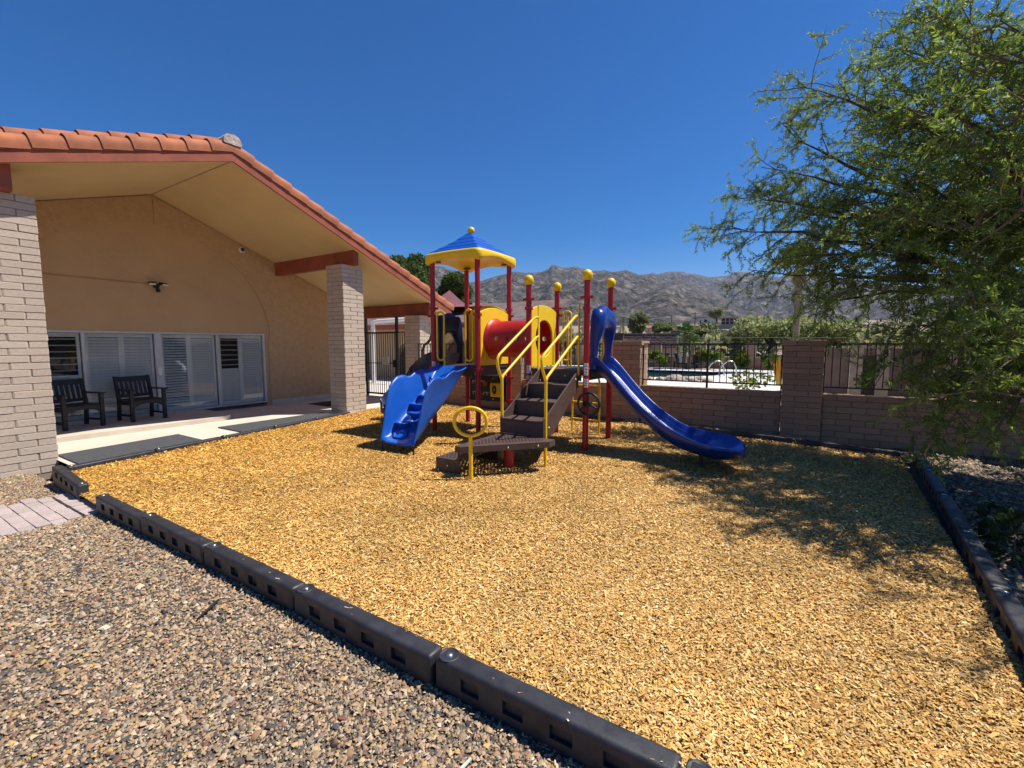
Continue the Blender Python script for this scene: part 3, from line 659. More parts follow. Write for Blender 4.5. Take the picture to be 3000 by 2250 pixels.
# decks
for (x0, x1) in ((XA, XB), (XC, XD)):
    d = MB().prism([(x0+.06, YA-.03), (x1-.06, YA-.03), (x1-.06, YA+.06), (x1-.0, YA+.06), (x1, YB-.06), (x1-.06, YB-.06), (x1-.06, YB+.03), (x0+.06, YB+.03), (x0+.06, YB-.06), (x0, YB-.06), (x0, YA+.06), (x0+.06, YA+.06)], DK-.05, DK)
    o = d.build('deck', BROWN, ps, bev=.006)
    MB().bb(x0+.07, x1-.07, YA-.025, YA-.005, DK-.17, DK-.052).bb(x0+.07, x1-.07, YB+.005, YB+.025, DK-.17, DK-.052).bb(x0+.02, x0+.04, YA+.08, YB-.08, DK-.17, DK-.052).bb(x1-.04, x1-.02, YA+.08, YB-.08, DK-.17, DK-.052).build('deck_skirt', BROWN, o)
bolt = MB().lathe([(.014, 0), (.014, .006), (.006, .010), (.0001, .010)], (0, 0, 0), 10).mesh('bolt'); bolt.materials.append(STEEL); bolt.shade_smooth()
for x in (-3.25, -2.9): inst('bolt', bolt, (x, YA-.026, DK-.10), ps, rx=math.pi/2)
# canopy
cx_, cy_ = (XA+XB)/2, (YA+YB)/2
def rsq(hs, rc_, n=16):
    out = []
    for q, (sx, sy) in enumerate(((1, 1), (-1, 1), (-1, -1), (1, -1))):
        for a in np.linspace(0, math.pi/2, n):
            a2 = a+q*math.pi/2; out.append((sx*(hs-rc_)+rc_*math.cos(a2), sy*(hs-rc_)+rc_*math.sin(a2)))
        # straight edge midpoints
        nx = ((1, 1), (-1, 1), (-1, -1), (1, -1))[(q+1) % 4]; p0 = out[-1]; a2 = (q+1)*math.pi/2
        p1 = (nx[0]*(hs-rc_)+rc_*math.cos(a2), nx[1]*(hs-rc_)+rc_*math.sin(a2))
        for t in np.linspace(0, 1, 12)[1:-1]: out.append((p0[0]+(p1[0]-p0[0])*t, p0[1]+(p1[1]-p0[1])*t))
    return out
base = rsq(.62, .11)
def corner(p): return min(abs(p[0]), abs(p[1]))/.62    # 1 at corners, 0 at mid-sides
rows = []
for (s, kind, dz) in [(.55, 'v', .14), (.80, 'b', .05), (.93, 'b', .0), (.985, 'b', .015), (1.0, 'b', .045), (1.0, 't', -.05), (.985, 't', -.015), (.95, 't', 0), (.90, 't', .004)]:
    row_ = []
    for p in base:
        k = corner(p)**1.5; zb = 3.015+.095*(1-k); zt = 3.225-.012*k
        z = {'b': zb+dz, 't': zt+dz, 'v': 3.14+dz*.4}[kind]
        row_.append((cx_+p[0]*s, cy_+p[1]*s, z))
    rows.append(row_)
can = MB().grid(rows, True); top = [(cx_+p[0]*.55, cy_+p[1]*.55, 3.196) for p in base]; can.add(top, [tuple(range(len(top)))])
can = can.build('canopy', YELP, ps, smooth=70)
prof = [(.955, 3.215), (.93, 3.24), (.72, 3.318), (.722, 3.325), (.52, 3.402), (.522, 3.409), (.33, 3.490), (.332, 3.497), (.12, 3.605), (.055, 3.628), (.0005, 3.632)]
b2 = rsq(.595, .045, 6)
MB().grid([[(cx_+p[0]*s, cy_+p[1]*s, z) for p in b2] for (s, z) in prof], True).build('canopy_roof', BLUE, can, smooth=40)
MB().ball((cx_, cy_, 3.675), .066).build('finial_ball', YELP, can, smooth=80)
MB().lathe([(.03, 3.60), (.03, 3.63)], (cx_, cy_, 0), 12).build('finial_neck', BLACKM, can)
for (x, y) in ((XA, YA), (XB, YA), (XB, YB), (XA, YB)):
    MB().box((x+(cx_-x)*.12, y+(cy_-y)*.12, 3.085), (.13, .13, .012), rz=math.pi/4).build('post_bracket', BLACKM, can)
# panels with a round opening
def panel(plane, pos, c0, hw, z0, z1, arch, hole, name, th=.035):
    hc, hr = hole; N = 120
    A = sorted(set([2*math.pi*i/N for i in range(N)]+[math.atan2(z-hc[1], u-hc[0]) % (2*math.pi) for u in (c0-hw, c0+hw) for z in (z0, z1)]))
    def outp(a):
        lo, hi = 0, 3.
        for _ in range(40):
            m = (lo+hi)/2; u = hc[0]+m*math.cos(a); z = hc[1]+m*math.sin(a)
            ok = abs(u-c0) <= hw and z >= z0 and z <= z1+arch*(1-((u-c0)/hw)**2); lo, hi = (m, hi) if ok else (lo, m)
        return (hc[0]+lo*math.cos(a), hc[1]+lo*math.sin(a))
    O = [outp(a) for a in A]; I = [(hc[0]+hr[0]*math.cos(a), hc[1]+hr[1]*math.sin(a)) for a in A]
    mk = (lambda p, t: (t, p[0], p[1])) if plane == 'x' else (lambda p, t: (p[0], t, p[1]))
    lo_, hi_ = pos-th/2, pos+th/2
    rows = [[mk(p, lo_) for p in O], [mk(p, hi_) for p in O], [mk(p, hi_) for p in I], [mk(p, lo_) for p in I], [mk(p, lo_) for p in O]]
    return MB().grid(rows, True).build(name, YELP, ps, bev=.008)
TY, TZ, TR = 6.70, 1.71, .315
panel('x', XB, TY, .44, DK+.01, 2.17, .09, ((TY, TZ), (TR+.004, TR+.004)), 'tunnel_panel')
panel('x', XC, TY, .44, DK+.01, 2.17, .09, ((TY, TZ), (TR-.012, TR-.012)), 'tunnel_panel')
panel('y', YB, (XA+XB)/2, .44, DK+.01, 2.22, .14, (((XA+XB)/2, 1.75), (.20, .26)), 'deck_panel')
# tunnel tube with peep holes
x0, x1 = XB+.018, XC-.018
prof = [(TR+.05, x0), (TR+.05, x0+.02), (TR+.012, x0+.055), (TR, x0+.09), (TR, x1-.06), (TR+.012, x1-.03), (TR+.04, x1-.012), (TR+.04, x1), (TR-.012, x1), (TR-.012, x0), (TR+.05, x0)]
tb = MB().lathe(prof, (0, TY, TZ), 56, 'x').build('tunnel_tube', REDP, ps, weld=True)
cut = MB()
for x in (-4.30, -4.08, -3.88, -3.70): cut.lathe([(.0001, 6.2), (.040, 6.2), (.040, 7.2), (.0001, 7.2)], (x, 0, TZ+.0), 20, 'y')
boolean(tb, cut.mesh('cut', weld=True)); tb.data.shade_smooth(); tb.data.set_sharp_from_angle(angle=R(35))
# brown steps
SX0, SX1 = -3.33, -2.68
tr = [(5.05, .62), (5.42, .83), (5.80, 1.035)]
st = MB()
for i, (y, z) in enumerate(tr):
    ye = (tr[i+1][0] if i < 2 else YA-.03)
    o = MB().bb(SX0+.012, SX1-.012, y, ye+.02, z-.03, z).build('tread', BROWN, ps, bev=.005)
    zb_ = .42 if i == 0 else tr[i-1][1]
    MB().bb(SX0+.012, SX1-.012, y+.002, y+.016, zb_+.002, z-.032).build('riser', BROWN, ps)
MB().bb(SX0+.012, SX1-.012, YA-.028, YA-.016, 1.037, DK-.05).build('riser', BROWN, ps)
for x in (SX0, SX1): MB().prism([(5.05, .41), (5.05, .64), (5.10, .66), (YA-.04, 1.24), (YA-.04, .98), (5.32, .41)], x-.010, x+.010, 'x').build('stringer', BROWN, ps, bev=.004)
for (x, y, z) in ((SX1+.012, 5.2, .52), (SX1+.012, 6.05, 1.1)): inst('bolt', bolt, (x, y, z), ps, ry=math.pi/2)
# perforated corner platform and low step
PZ = .41; pl = [(-3.33, 5.05), (-3.36, 4.10), (-3.26, 4.08), (-2.50, 4.90), (-2.50, 5.05)]
o = MB().prism(pl, PZ-.075, PZ).build('platform', BROWN, ps); c = MB()
inn = [(-3.28, 4.98), (-3.29, 4.20), (-3.25, 4.20), (-2.60, 4.90), (-2.60, 4.98)]
for i in range(24):
    for j in range(16):
        x = -3.25+j*.052+(.026 if i % 2 else 0); y = 4.22+i*.036
        if all(inpoly(np.array([x+dx]), np.array([y+dy]), inn)[0] for dx in (-.02, .02) for dy in (-.01, .01)):
            c.prism([(x+.019*math.cos(a)*1., y+.010*math.sin(a)) for a in np.linspace(0, 2*math.pi, 9)[:-1]], PZ-.2, PZ+.2)
hol = MB().prism([(p[0]*.985-.045, p[1]*.985+.07) for p in [(-3.33, 5.02), (-3.35, 4.15), (-3.27, 4.13), (-2.54, 4.90), (-2.54, 5.02)]], PZ-.2, PZ-.012)
boolean(o, hol.mesh('cut')); boolean(o, c.mesh('cut'))
ls = MB().prism([(-3.74, 4.19), (-3.36, 4.19), (-3.36, 5.02), (-3.74, 5.02)], .0, .205).build('low_step', BROWN, ps); boolean(ls, MB().bb(-3.725, -3.3, 4.205, 5.005, -.1, .19).mesh('cut'))
c = MB()
for i in range(17):
    for j in range(5): c.prism([(-3.68+j*.056+(.028 if i % 2 else 0)+.019*math.cos(a), 4.26+i*.043+.011*math.sin(a)) for a in np.linspace(0, 2*math.pi, 9)[:-1]], .1, .3)
boolean(ls, c.mesh('cut'))
rs = MB().bb(-3.352, -3.34, 4.14, 5.04, .205, PZ-.076).build('perforated_riser', BROWN, ps); c = MB()
for i in range(20):
    for j in range(2): c.prism([(4.18+i*.043+.013*math.cos(a), .238+j*.055+.018*math.sin(a)) for a in np.linspace(0, 2*math.pi, 9)[:-1]], -3.5, -3.2, 'x')
boolean(rs, c.mesh('cut'))
MB().lathe([(.0001, -.1), (.063, -.1), (.063, PZ-.08), (.0001, PZ-.08)], (-3.05, 4.82, 0), 20).build('platform_post', RED, ps, smooth=40)
for (x, y, z, rx_) in ((-3.70, 4.186, .05, 1), (-3.55, 4.186, .12, 1), (-2.86, 4.50, .37, 1), (-2.60, 4.78, .37, 1)): inst('bolt', bolt, (x, y, z), ps, rx=math.pi/2)
# ring grab post
rp = MB().tube([(-3.13, 4.11, -.1), (-3.13, 4.11, .56)], .024, 14).build('ring_post', YEL, ps, smooth=40)
dr = Vector((.85, .53, 0)); MB().tube([Vector((-3.13, 4.11, .72))+dr*(.188*math.cos(a))+Vector((0, 0, .165*math.sin(a))) for a in np.linspace(0, 2*math.pi, 49)[:-1]], .021, 12, True).build('grab_ring', YEL, rp, smooth=80)
inst('bolt', bolt, (-3.13, 4.085, .36), ps, rx=math.pi/2)
# handrails beside the steps
def arcpts(p, n=6): return p
def handrail(x, flare):
    o = MB().tube([(x, 5.10, -.1), (x, 5.10, 1.17)], .021, 12).build('handrail', YEL, ps, smooth=40)
    lo = [(x, 5.10, 1.14), (x, 5.13, 1.19)]+[(x, 5.13+t*.93, 1.19+t*.53) for t in np.linspace(.1, 1, 6)]+[(x, 6.13, 1.735)]
    MB().tube(lo, .0195, 12).build('lower_bar', YEL, o, smooth=60)
    up = [(x, 5.10, 1.13), (x, 5.055, 1.21), (x, 5.01, 1.29), (x, 4.985, 1.37), (x, 4.99, 1.43), (x, 5.03, 1.475), (x, 5.10, 1.515)]+[(x, 5.10+t*.88, 1.515+t*.49) for t in np.linspace(.15, 1, 6)]+[(x, 6.04, 2.025), (x, 6.13, 2.03)]
    MB().tube(up, .0195, 12).build('upper_bar', YEL, o, smooth=60)
    MB().bb(x-.008, x+.008, 6.12, 6.165, 1.16, 2.22).build('rail_plate', YEL, o, bev=.003)
handrail(-3.34, 0); handrail(-2.665, 0)
# loop grab bars at the deck entries
def loop(p0, du, w, z0, z1, foot):
    du = Vector(du).normalized(); r = .07; pts = []
    p0 = Vector(p0)
    for (cu, cz, a0) in ((w-r, z1-r, 0), (r, z1-r, 90), (r, z0+r, 180), (w-r, z0+r, 270)):
        for a in np.linspace(a0, a0+90, 6): pts.append(p0+du*(cu+r*math.cos(R(a)))+Vector((0, 0, cz+r*math.sin(R(a)))))
    o = MB().tube(pts, .0165, 10, True).build('grab_bar', YEL, ps, smooth=80)
    q = p0+du*foot; MB().tube([q+Vector((0, 0, z0+.02)), q+Vector((0, 0, z0-.09))], .0165, 10).build('grab_foot', YEL, o, smooth=40)
loop((XA+.10, YA-.01, 0), (1, .1, 0), .15, DK+.09, 2.19, .15); loop((XB-.26, YA-.01, 0), (1, .1, 0), .15, DK+.09, 2.21, 0)
loop((XC+.12, YB+.01, 0), (1, 0, 0), .15, DK+.09, 2.19, .15); loop((XD-.27, YB+.01, 0), (1, 0, 0), .15, DK+.09, 2.19, 0)
for (x, y, z) in ((XA+.05, YA, 2.18), (XB-.05, YA, 2.18), (XC+.06, YB, 2.17)): MB().bb(x-.06, x+.06, y-.012, y+.012, z-.02, z+.02).build('bar_bracket', YEL, ps)
# ladder behind the second deck
lad = [(-3.36, 7.48), (-2.82, 7.42)]
for (x, y) in lad: MB().tube([(x, y, -.08), (x, y, .95), (x, 7.26, 1.2), (x, 7.23, 2.1)], .018, 10).build('ladder_rail', YEL, ps, smooth=50)
for z in (.27, .58, .89): MB().tube([(lad[0][0], lad[0][1], z), (lad[1][0], lad[1][1], z)], .015, 8).build('ladder_rung', YEL, ps, smooth=50)
# blue climber
by = [4.58, 4.72, 4.9, 5.09, 5.3, 5.49, 5.7, 5.88, 6.05, 6.17]; bz = [.155, .20, .315, .45, .575, .69, .855, 1.0, 1.13, 1.22]
ty = [4.58, 4.62, 4.70, 4.77, 4.85, 4.93, 5.05, 5.2, 5.3, 5.38, 5.5, 5.62, 5.75, 5.9, 6.05, 6.17]; tz_ = [.165, .25, .48, .72, .92, 1.03, 1.11, 1.125, 1.095, 1.10, 1.16, 1.195, 1.175, 1.19, 1.22, 1.27]
P = []
for y in np.linspace(4.58, 6.17, 54):
    zb_ = float(np.interp(y, by, bz)); zt_ = max(float(np.interp(y, ty, tz_)), zb_+.012); xc = -4.85-.20*(y-4.58)/1.59; h = zt_-zb_
    prof_ = [(-.345-.07*h, h, 0), (-.335-.06*h, h*.93, .0), (-.315-.03*h, h*.62, 0), (-.300, h*.25, 0), (-.285, .03, 0), (-.22, .0, 0), (-.1, 0, 0)]
    prof_ = prof_+[(0, 0, 0)]+[(-a, c_, d_) for (a, c_, d_) in prof_[::-1]]
    P.append([(xc+a, y-.02*c_, zb_+c_) for (a, c_, d_) in prof_])
cl = MB().grid(P).build('climber', BLUE, ps, smooth=75, solid=.022)
for (u, y0) in ((-.36, 5.35), (.36, 5.35)):   # raised swirl moulded on the flanks
    pass
def hold(x, y, kind):
    zb_ = float(np.interp(y, by, bz)); sl_ = (float(np.interp(y+.05, by, bz))-float(np.interp(y-.05, by, bz)))/.1; nrm = Vector((0, -sl_, 1)).normalized(); t1 = Vector((1, 0, 0)); t2 = nrm.cross(t1)
    c0 = Vector((x, y, zb_+.012))
    if kind == 'cup':
        rows_ = []
        for (rad, hh) in ((.075, 0), (.085, .05), (.095, .085), (.08, .09), (.06, .05), (.05, .02)):
            rad *= 1.25; hh *= 1.45; rows_.append([c0+t1*(rad*math.cos(a)*1.15)+t2*(rad*.75*math.sin(a))+nrm*(hh*(.55+.45*math.sin(a+math.pi))) for a in np.linspace(0, 2*math.pi, 25)[:-1]])
        b = MB().grid(rows_, True); b.add(rows_[-1], [tuple(range(24))]); b.build('climbing_hold', BLUE, cl, smooth=60)
    else:
        rows_ = []
        for (rad, hh) in ((.135, 0), (.14, .022), (.12, .034), (.095, .026), (.082, -.004)):
            rows_.append([c0+t1*(rad*math.cos(a)*1.1)+t2*(rad*.72*math.sin(a))+nrm*hh for a in np.linspace(0, 2*math.pi, 7 if rad < .13 else 7)[:-1]])
        MB().grid(rows_, True).build('hex_hold', BLUE, cl, smooth=30, bev=.006)
        MB().add(rows_[-1], [tuple(range(6))]).build('hex_recess', NAVY_SHADOW, cl)
hold(-4.96, 4.775, 'hex')
for (x, y) in ((-5.05, 4.95), (-4.84, 5.0), (-4.98, 5.14), (-5.10, 5.32), (-5.10, 5.53), (-4.98, 5.74)): hold(x, y, 'cup')
for x in (-5.17, -4.53): MB().tube([(x, 4.60, -.08), (x, 4.60, .16)], .014, 8).build('climber_leg', BLACKM, cl)
# open blue slide
bx = [-2.60, -2.44, -2.30, -2.10, -1.90, -1.70, -1.50, -1.32, -1.15, -1.0, -.85, -.70, -.56]; bz2 = [1.245, 1.205, 1.09, .89, .705, .545, .415, .32, .265, .235, .22, .215, .225]
P = []
for x in np.concatenate([np.linspace(-2.60, -.80, 44), np.linspace(-.78, -.43, 20)]):
    z = float(np.interp(x, bx, bz2)); yc = 6.70-.50*np.clip((x+2.6)/2.1, 0, 1)**1.25; t = np.clip((x+.80)/.372, 0, 1); t1_ = np.clip((x+1.25)/.45, 0, 1)
    w = math.sqrt(max(1-t**2.4, .0016)); h = .17+.04*np.clip((-1.9-x)/.5, 0, 1); h = h*(1-.72*t**3); fl_ = .16*t1_; lift = .03*t**2
    prof_ = [(-.255, -.035), (-.325-.6*fl_, h*.42), (-.345-fl_, h-.03), (-.338-fl_, h-.004), (-.318-fl_, h), (-.300-fl_, h-.012), (-.285-.7*fl_, h*.62), (-.268-.6*fl_, h*.52), (-.252-.45*fl_, h*.38), (-.235-.2*fl_, .03), (-.20, .006), (-.1, 0), (0, 0)]
    prof_ = prof_+[(-a, c_) for (a, c_) in prof_[::-1][1:]]
    P.append([(x, yc+a*w, z+c_+lift) for (a, c_) in prof_])
for p in P: p.append(((p[0][0]+p[-1][0])/2, (p[0][1]+p[-1][1])/2, p[0][2]))
sld = MB().grid(P, True)
sld.add(P[0], [tuple(range(len(P[0])))]); sld.add(P[-1], [tuple(range(len(P[-1])))])
sld = sld.build('slide', ROYAL, ps, smooth=60)
MB().tube([(-.93, 6.12, -.08), (-.93, 6.12, .22)], .028, 10).build('slide_leg', BLACKM, sld, smooth=40)
# moulded hoods over both slide entries
def hood(x, sgn, m, name):
    O = []; I = []
    outer = [(6.30, DK), (6.29, 1.5), (6.27, 1.75), (6.28, 1.90), (6.29, 2.02), (6.34, 2.12), (6.42, 2.16), (6.52, 2.15), (6.61, 2.19), (6.70, 2.215), (6.79, 2.19), (6.88, 2.15), (6.98, 2.16), (7.06, 2.12), (7.11, 2.02), (7.12, 1.90), (7.13, 1.75), (7.11, 1.5), (7.10, DK)]
    inner = [(6.40, DK), (6.40, 1.40), (6.41, 1.58), (6.44, 1.68), (6.48, 1.75), (6.53, 1.80), (6.58, 1.825), (6.62, 1.835), (6.66, 1.84), (6.70, 1.84), (6.74, 1.84), (6.78, 1.835), (6.82, 1.825), (6.87, 1.80), (6.92, 1.75), (6.96, 1.68), (6.99, 1.58), (7.0, 1.40), (7.0, DK)]
    rows_ = []
    def ex(z): q_ = min(max((z-1.55)/.40, 0), 1); return q_*q_*(3-2*q_)
    for (k, dx, e_) in ((0, .03, .5), (.10, .06, .8), (.30, .075, 1.), (.6, .075, 1.), (.88, .06, .85), (1, .03, .7), (1, -.03, 0), (.88, -.05, 0), (.12, -.05, 0), (0, -.03, 0), (0, .03, .5)):
        rr_ = []
        for o_, i_ in zip(outer, inner):
            y_, z_ = 6.7+(o_[0]+(i_[0]-o_[0])*k-6.7)*.84, o_[1]+(i_[1]-o_[1])*k; rr_.append((x+sgn*(dx*.8+.085*e_*ex((o_[1]+z_)/2)*(1-.10*math.cos((y_-6.7)*14))), y_, z_))
        rows_.append(rr_)
    return MB().grid(rows_).build(name, m, ps, smooth=70, weld=True)
hood(XD+.03, 1, ROYAL, 'slide_hood'); hood(XA-.03, -1, NAVY_SHADOW, 'slide_hood')
# curly slide on the far side
cp = [(-5.58, 6.70, 1.245), (-5.9, 6.78, 1.19), (-6.2, 6.88, 1.06), (-6.48, 6.96, .92), (-6.72, 6.97, .78), (-6.90, 6.90, .64), (-7.0, 6.78, .51), (-7.05, 6.64, .38), (-7.07, 6.52, .27), (-7.08, 6.42, .20)]
cpn = np.array(cp); tt = np.linspace(0, len(cp)-1, 46); C3 = np.stack([np.interp(tt, np.arange(len(cp)), cpn[:, k]) for k in range(3)], 1)
for _ in range(3): C3[1:-1] = (C3[:-2]+2*C3[1:-1]+C3[2:])/4
P = []
for i, p in enumerate(C3):
    d = C3[min(i+1, 45)]-C3[max(i-1, 0)]; d[2] = 0; d /= np.linalg.norm(d); sd_ = np.array([d[1], -d[0], 0]); k = i/45; h = .20+.08*math.sin(k*math.pi); sd_ = sd_*.82; 
    prof_ = [(-.31, -.03), (-.34, h*1.15), (-.32, h*1.2), (-.29, h*1.15), (-.25, .06), (-.15, 0), (0, -.01), (.15, 0), (.25, .06), (.29, h), (.32, h+.02), (.34, h), (.31, -.03)]
    w = 1 if k < .93 else 1-.5*((k-.93)/.07)**2
    P.append([p+sd_*a*w+np.array([0, 0, c_]) for (a, c_) in prof_])
ts = MB().grid(P, True); ts.add(P[0], [tuple(range(13))]); ts.add(P[-1], [tuple(range(13))]); ts = ts.build('curly_slide', NAVY_SHADOW, ps, smooth=60)
MB().tube([(-7.2, 6.5, -.08), (-7.2, 6.5, .36)], .03, 10).build('slide_leg', BLACKM, ts); MB().tube([(-6.6, 6.9, -.08), (-6.6, 6.9, .9)], .03, 10).build('slide_leg', BLACKM, ts)
# wavy brown climbing pole behind the deck
wp = [on_y(q[0], q[1], 7.75) for q in ((1331, 956), (1310, 960), (1290, 966), (1272, 971), (1265, 980), (1261, 994), (1253, 1004), (1243, 1011), (1239, 1025), (1239, 1060), (1238, 1110))]
wp = wp+[Vector((wp[-1].x, 7.75, -.08))]
MB().tube(wp, .032, 12).build('wavy_climbing_pole', BROWN, ps, smooth=80)
MB().tube([wp[0], Vector((XA+.2, YB+.04, wp[0].z)), Vector((XA+.2, YB, wp[0].z-.02))], .032, 12).build('pole_arm', BROWN, ps, smooth=80)
# activity panel under the first deck
ap = MB().bb(XA+.07, XB-.07, YB-.018, YB+.018, .50, 1.0).build('activity_panel', mat('black_panel', (.014, .014, .015), .45), ps, bev=.006)
MB().bb(XA+.07, XB-.07, YB-.11, YB+.03, 1.01, 1.035).build('panel_shelf', mat('grey_plastic', (.36, .34, .31), .5), ap, bev=.006)
b = MB().bb(XB-.40, XB-.12, YB-.09, YB-.02, .60, .88).build('spinner_box', YELP, ap, bev=.03)
ov = MB().grid([[(XB-.285+.052*k*math.cos(a), YB-.0915, .74+.088*k*math.sin(a)) for a in np.linspace(0, 2*math.pi, 25)[:-1]] for k in (.25, 1)], True).build('spinner_ring', BLACKM, b)
MB().lathe([(.0001, -.04), (.055, -.04), (.055, 0), (.0001, 0)], (XB-.53, YB-.018, .85), 20, 'y').build('red_knob', REDP, ap, smooth=40)
kn = MB().lathe([(.0001, -.03), (.028, -.03), (.028, 0), (.0001, 0)], (XB-.62, YB-.018, .66), 14, 'y').build('red_knob', REDP, ap, smooth=40)
GP = mat('grey_print2', (.42, .42, .40), .6)
for (z, flip) in ((.88, -1), (.66, -1)):
    m_ = MB().bb(XB-.86, XB-.47, YB-.021, YB-.0185, z, z+.022)
    for i in range(5): m_.bb(XB-.86+i*.085, XB-.86+i*.085+.028, YB-.021, YB-.0185, z-.045, z-.001)
    m_.build('maze_track', GP, ap)
for (x, z) in ((-.36, .95), (-.18, .95), (-.36, .55), (-.18, .55), (-.88, .95)): inst('bolt', bolt, (XB+x, YB-.019, z), ap, rx=math.pi/2)
# steering wheel on the near post
wc = Vector((XD+.085, YA-.095, .745)); sw = MB().tube([wc+Vector((.165*math.cos(a), 0, .165*math.sin(a))) for a in np.linspace(0, 2*math.pi, 41)[:-1]], .017, 10, True).build('steering_wheel', mat('black_plastic', (.012, .012, .013), .4), ps, smooth=80)
for a in (100, 215, 335): MB().tube([wc+Vector((0, .02, 0)), wc+Vector((.155*math.cos(R(a)), 0, .155*math.sin(R(a))))], [.022, .014], 8).build('wheel_spoke', MATS['black_plastic'], sw, smooth=60)
MB().lathe([(.0001, -.02), (.04, -.015), (.045, .02), (.03, .09), (.0001, .09)], wc, 16, 'y').build('wheel_hub', MATS['black_plastic'], sw, smooth=50)
MB().bb(XD-.02, XD+.09, YA-.07, YA-.046, .71, .78).build('wheel_bracket', MATS['black_plastic'], sw)

# ================================================================== paver path through the gap
pv = thing('paver_path', 'grey-pink concrete paver path entering the gap between the timbers', 'path', (-6.3, .5, -.08))
pme = brick_mesh('paver', PAVER, 77)
for i in range(-13, 8):
    yb_ = 1.52+i*.104 if i <= 0 else None
    if yb_ is None: continue
    if i == 0:   # soldier course at the head
        for k in range(10): inst('paver', pme, (-6.79+k*.107, 1.50, -.075+random.uniform(-.004, .004)), pv, math.pi/2+R(random.uniform(-1, 1)), (.205, .10, .06))
        continue
    off = (.105 if i % 2 else 0)
    for k in range(6):
        x = -6.86+off+k*.21
        if x > -5.72: continue
        inst('paver', pme, (x+.02, 1.43+i*.107+.08-.08, -.078+random.uniform(-.004, .004)), pv, R(random.uniform(-1, 1)), (.204, .10, .06))

# ================================================================== wood chips and pebbles
def chips(poly, bands, zfun):
    P = np.array(poly); lo, hi = P.min(0), P.max(0); XY = []; SC = []
    for (d0, d1, dens, sc) in bands:
        n = int((hi-lo).prod()*dens); x = rng.uniform(lo[0], hi[0], n); y = rng.uniform(lo[1], hi[1], n); d = np.hypot(x, y)
        k = inpoly(x, y, poly) & (d >= d0) & (d < d1); XY.append(np.stack([x[k], y[k]], 1)); SC.append(np.full(k.sum(), sc))
    return np.concatenate(XY), np.concatenate(SC)
def quads(c, a, b, bend):
    # c centres, a half-length vectors, b half-width vectors, bend along normal
    nrm = np.cross(a, b); nrm /= np.linalg.norm(nrm, axis=1)[:, None]+1e-9
    n = len(c); k = rng.uniform(.35, 1., (n, 4, 1))
    V = np.stack([c-a-b*k[:, 0], c+a-b*k[:, 1]+nrm*bend[:, None], c+a*.85+b*k[:, 2], c-a*.9+b*k[:, 3]+nrm*bend[:, None]], 1)
    return V.reshape(-1, 3), np.arange(n*4).reshape(n, 4)
def mz(x, y): return .012-.045*np.clip((-4.6-x)/2., 0, 1)*np.clip((3.2-y)/1.5, 0, 1)+.05*(fbm(x/1.1, y/1.1, 3, 4.)-.35)*np.clip((y-1.5)/.8, .2, 1)+.03*np.exp(-((y-1.6)/.5)**2)
XY, SC = chips(MULCH, [(0, 3.2, 21000, .62), (3.2, 5.2, 14000, .68), (5.2, 8, 8200, .80), (8, 14, 4200, 1.02)], None)
n = len(XY); yaw = rng.uniform(0, 2*math.pi, n)
ln = np.clip(rng.lognormal(math.log(.0125), .45, n), .005, .034)*SC; wd = np.clip(ln*rng.uniform(.25, .75, n), .003, .011*SC)
tl = rng.normal(0, .23, n); rl = rng.normal(0, .32, n)
a = np.stack([np.cos(yaw)*np.cos(tl), np.sin(yaw)*np.cos(tl), np.sin(tl)], 1); s_ = np.stack([-np.sin(yaw), np.cos(yaw), np.zeros(n)], 1)
up_ = np.cross(a, s_); b_ = s_*np.cos(rl)[:, None]+up_*np.sin(rl)[:, None]
c = np.stack([XY[:, 0], XY[:, 1], np.maximum(mz(XY[:, 0], XY[:, 1]), .006)+np.abs(ln*np.sin(tl))*.6+rng.uniform(0, .020, n)*SC**.5], 1)
print('chips', n); V, F = quads(c, a*ln[:, None], b_*wd[:, None], rng.normal(0, .0022, n))
pal = np.array([[.70, .43, .150], [.76, .51, .20], [.62, .35, .095], [.78, .57, .28], [.50, .25, .065], [.82, .65, .40], [.34, .17, .06]])
pc_ = pal[rng.choice(7, n, p=[.24, .21, .19, .13, .12, .05, .06])]*rng.uniform(.66, 1.16, (n, 1))
pat = fbm(XY[:, 0]/.9, XY[:, 1]/.9, 3, 8.)[:, None]; pat2 = fbm(XY[:, 0]/.28, XY[:, 1]/.28, 3, 3.)[:, None]; pc_ = pc_*(.62+.42*pat+.38*pat2)
lw = np.clip((-XY[:, 0]-1.0)/7., 0, 1)[:, None]; pc_ = pc_*np.array([[1.0, .97, .86]])*(1-lw*np.array([[-.04, .08, .48]]))
stuff(npmesh('wood_chips', V, F, CHIPM, col=np.repeat(pc_, 4, 0)), 'loose golden wood chip mulch covering the play area', 'mulch')
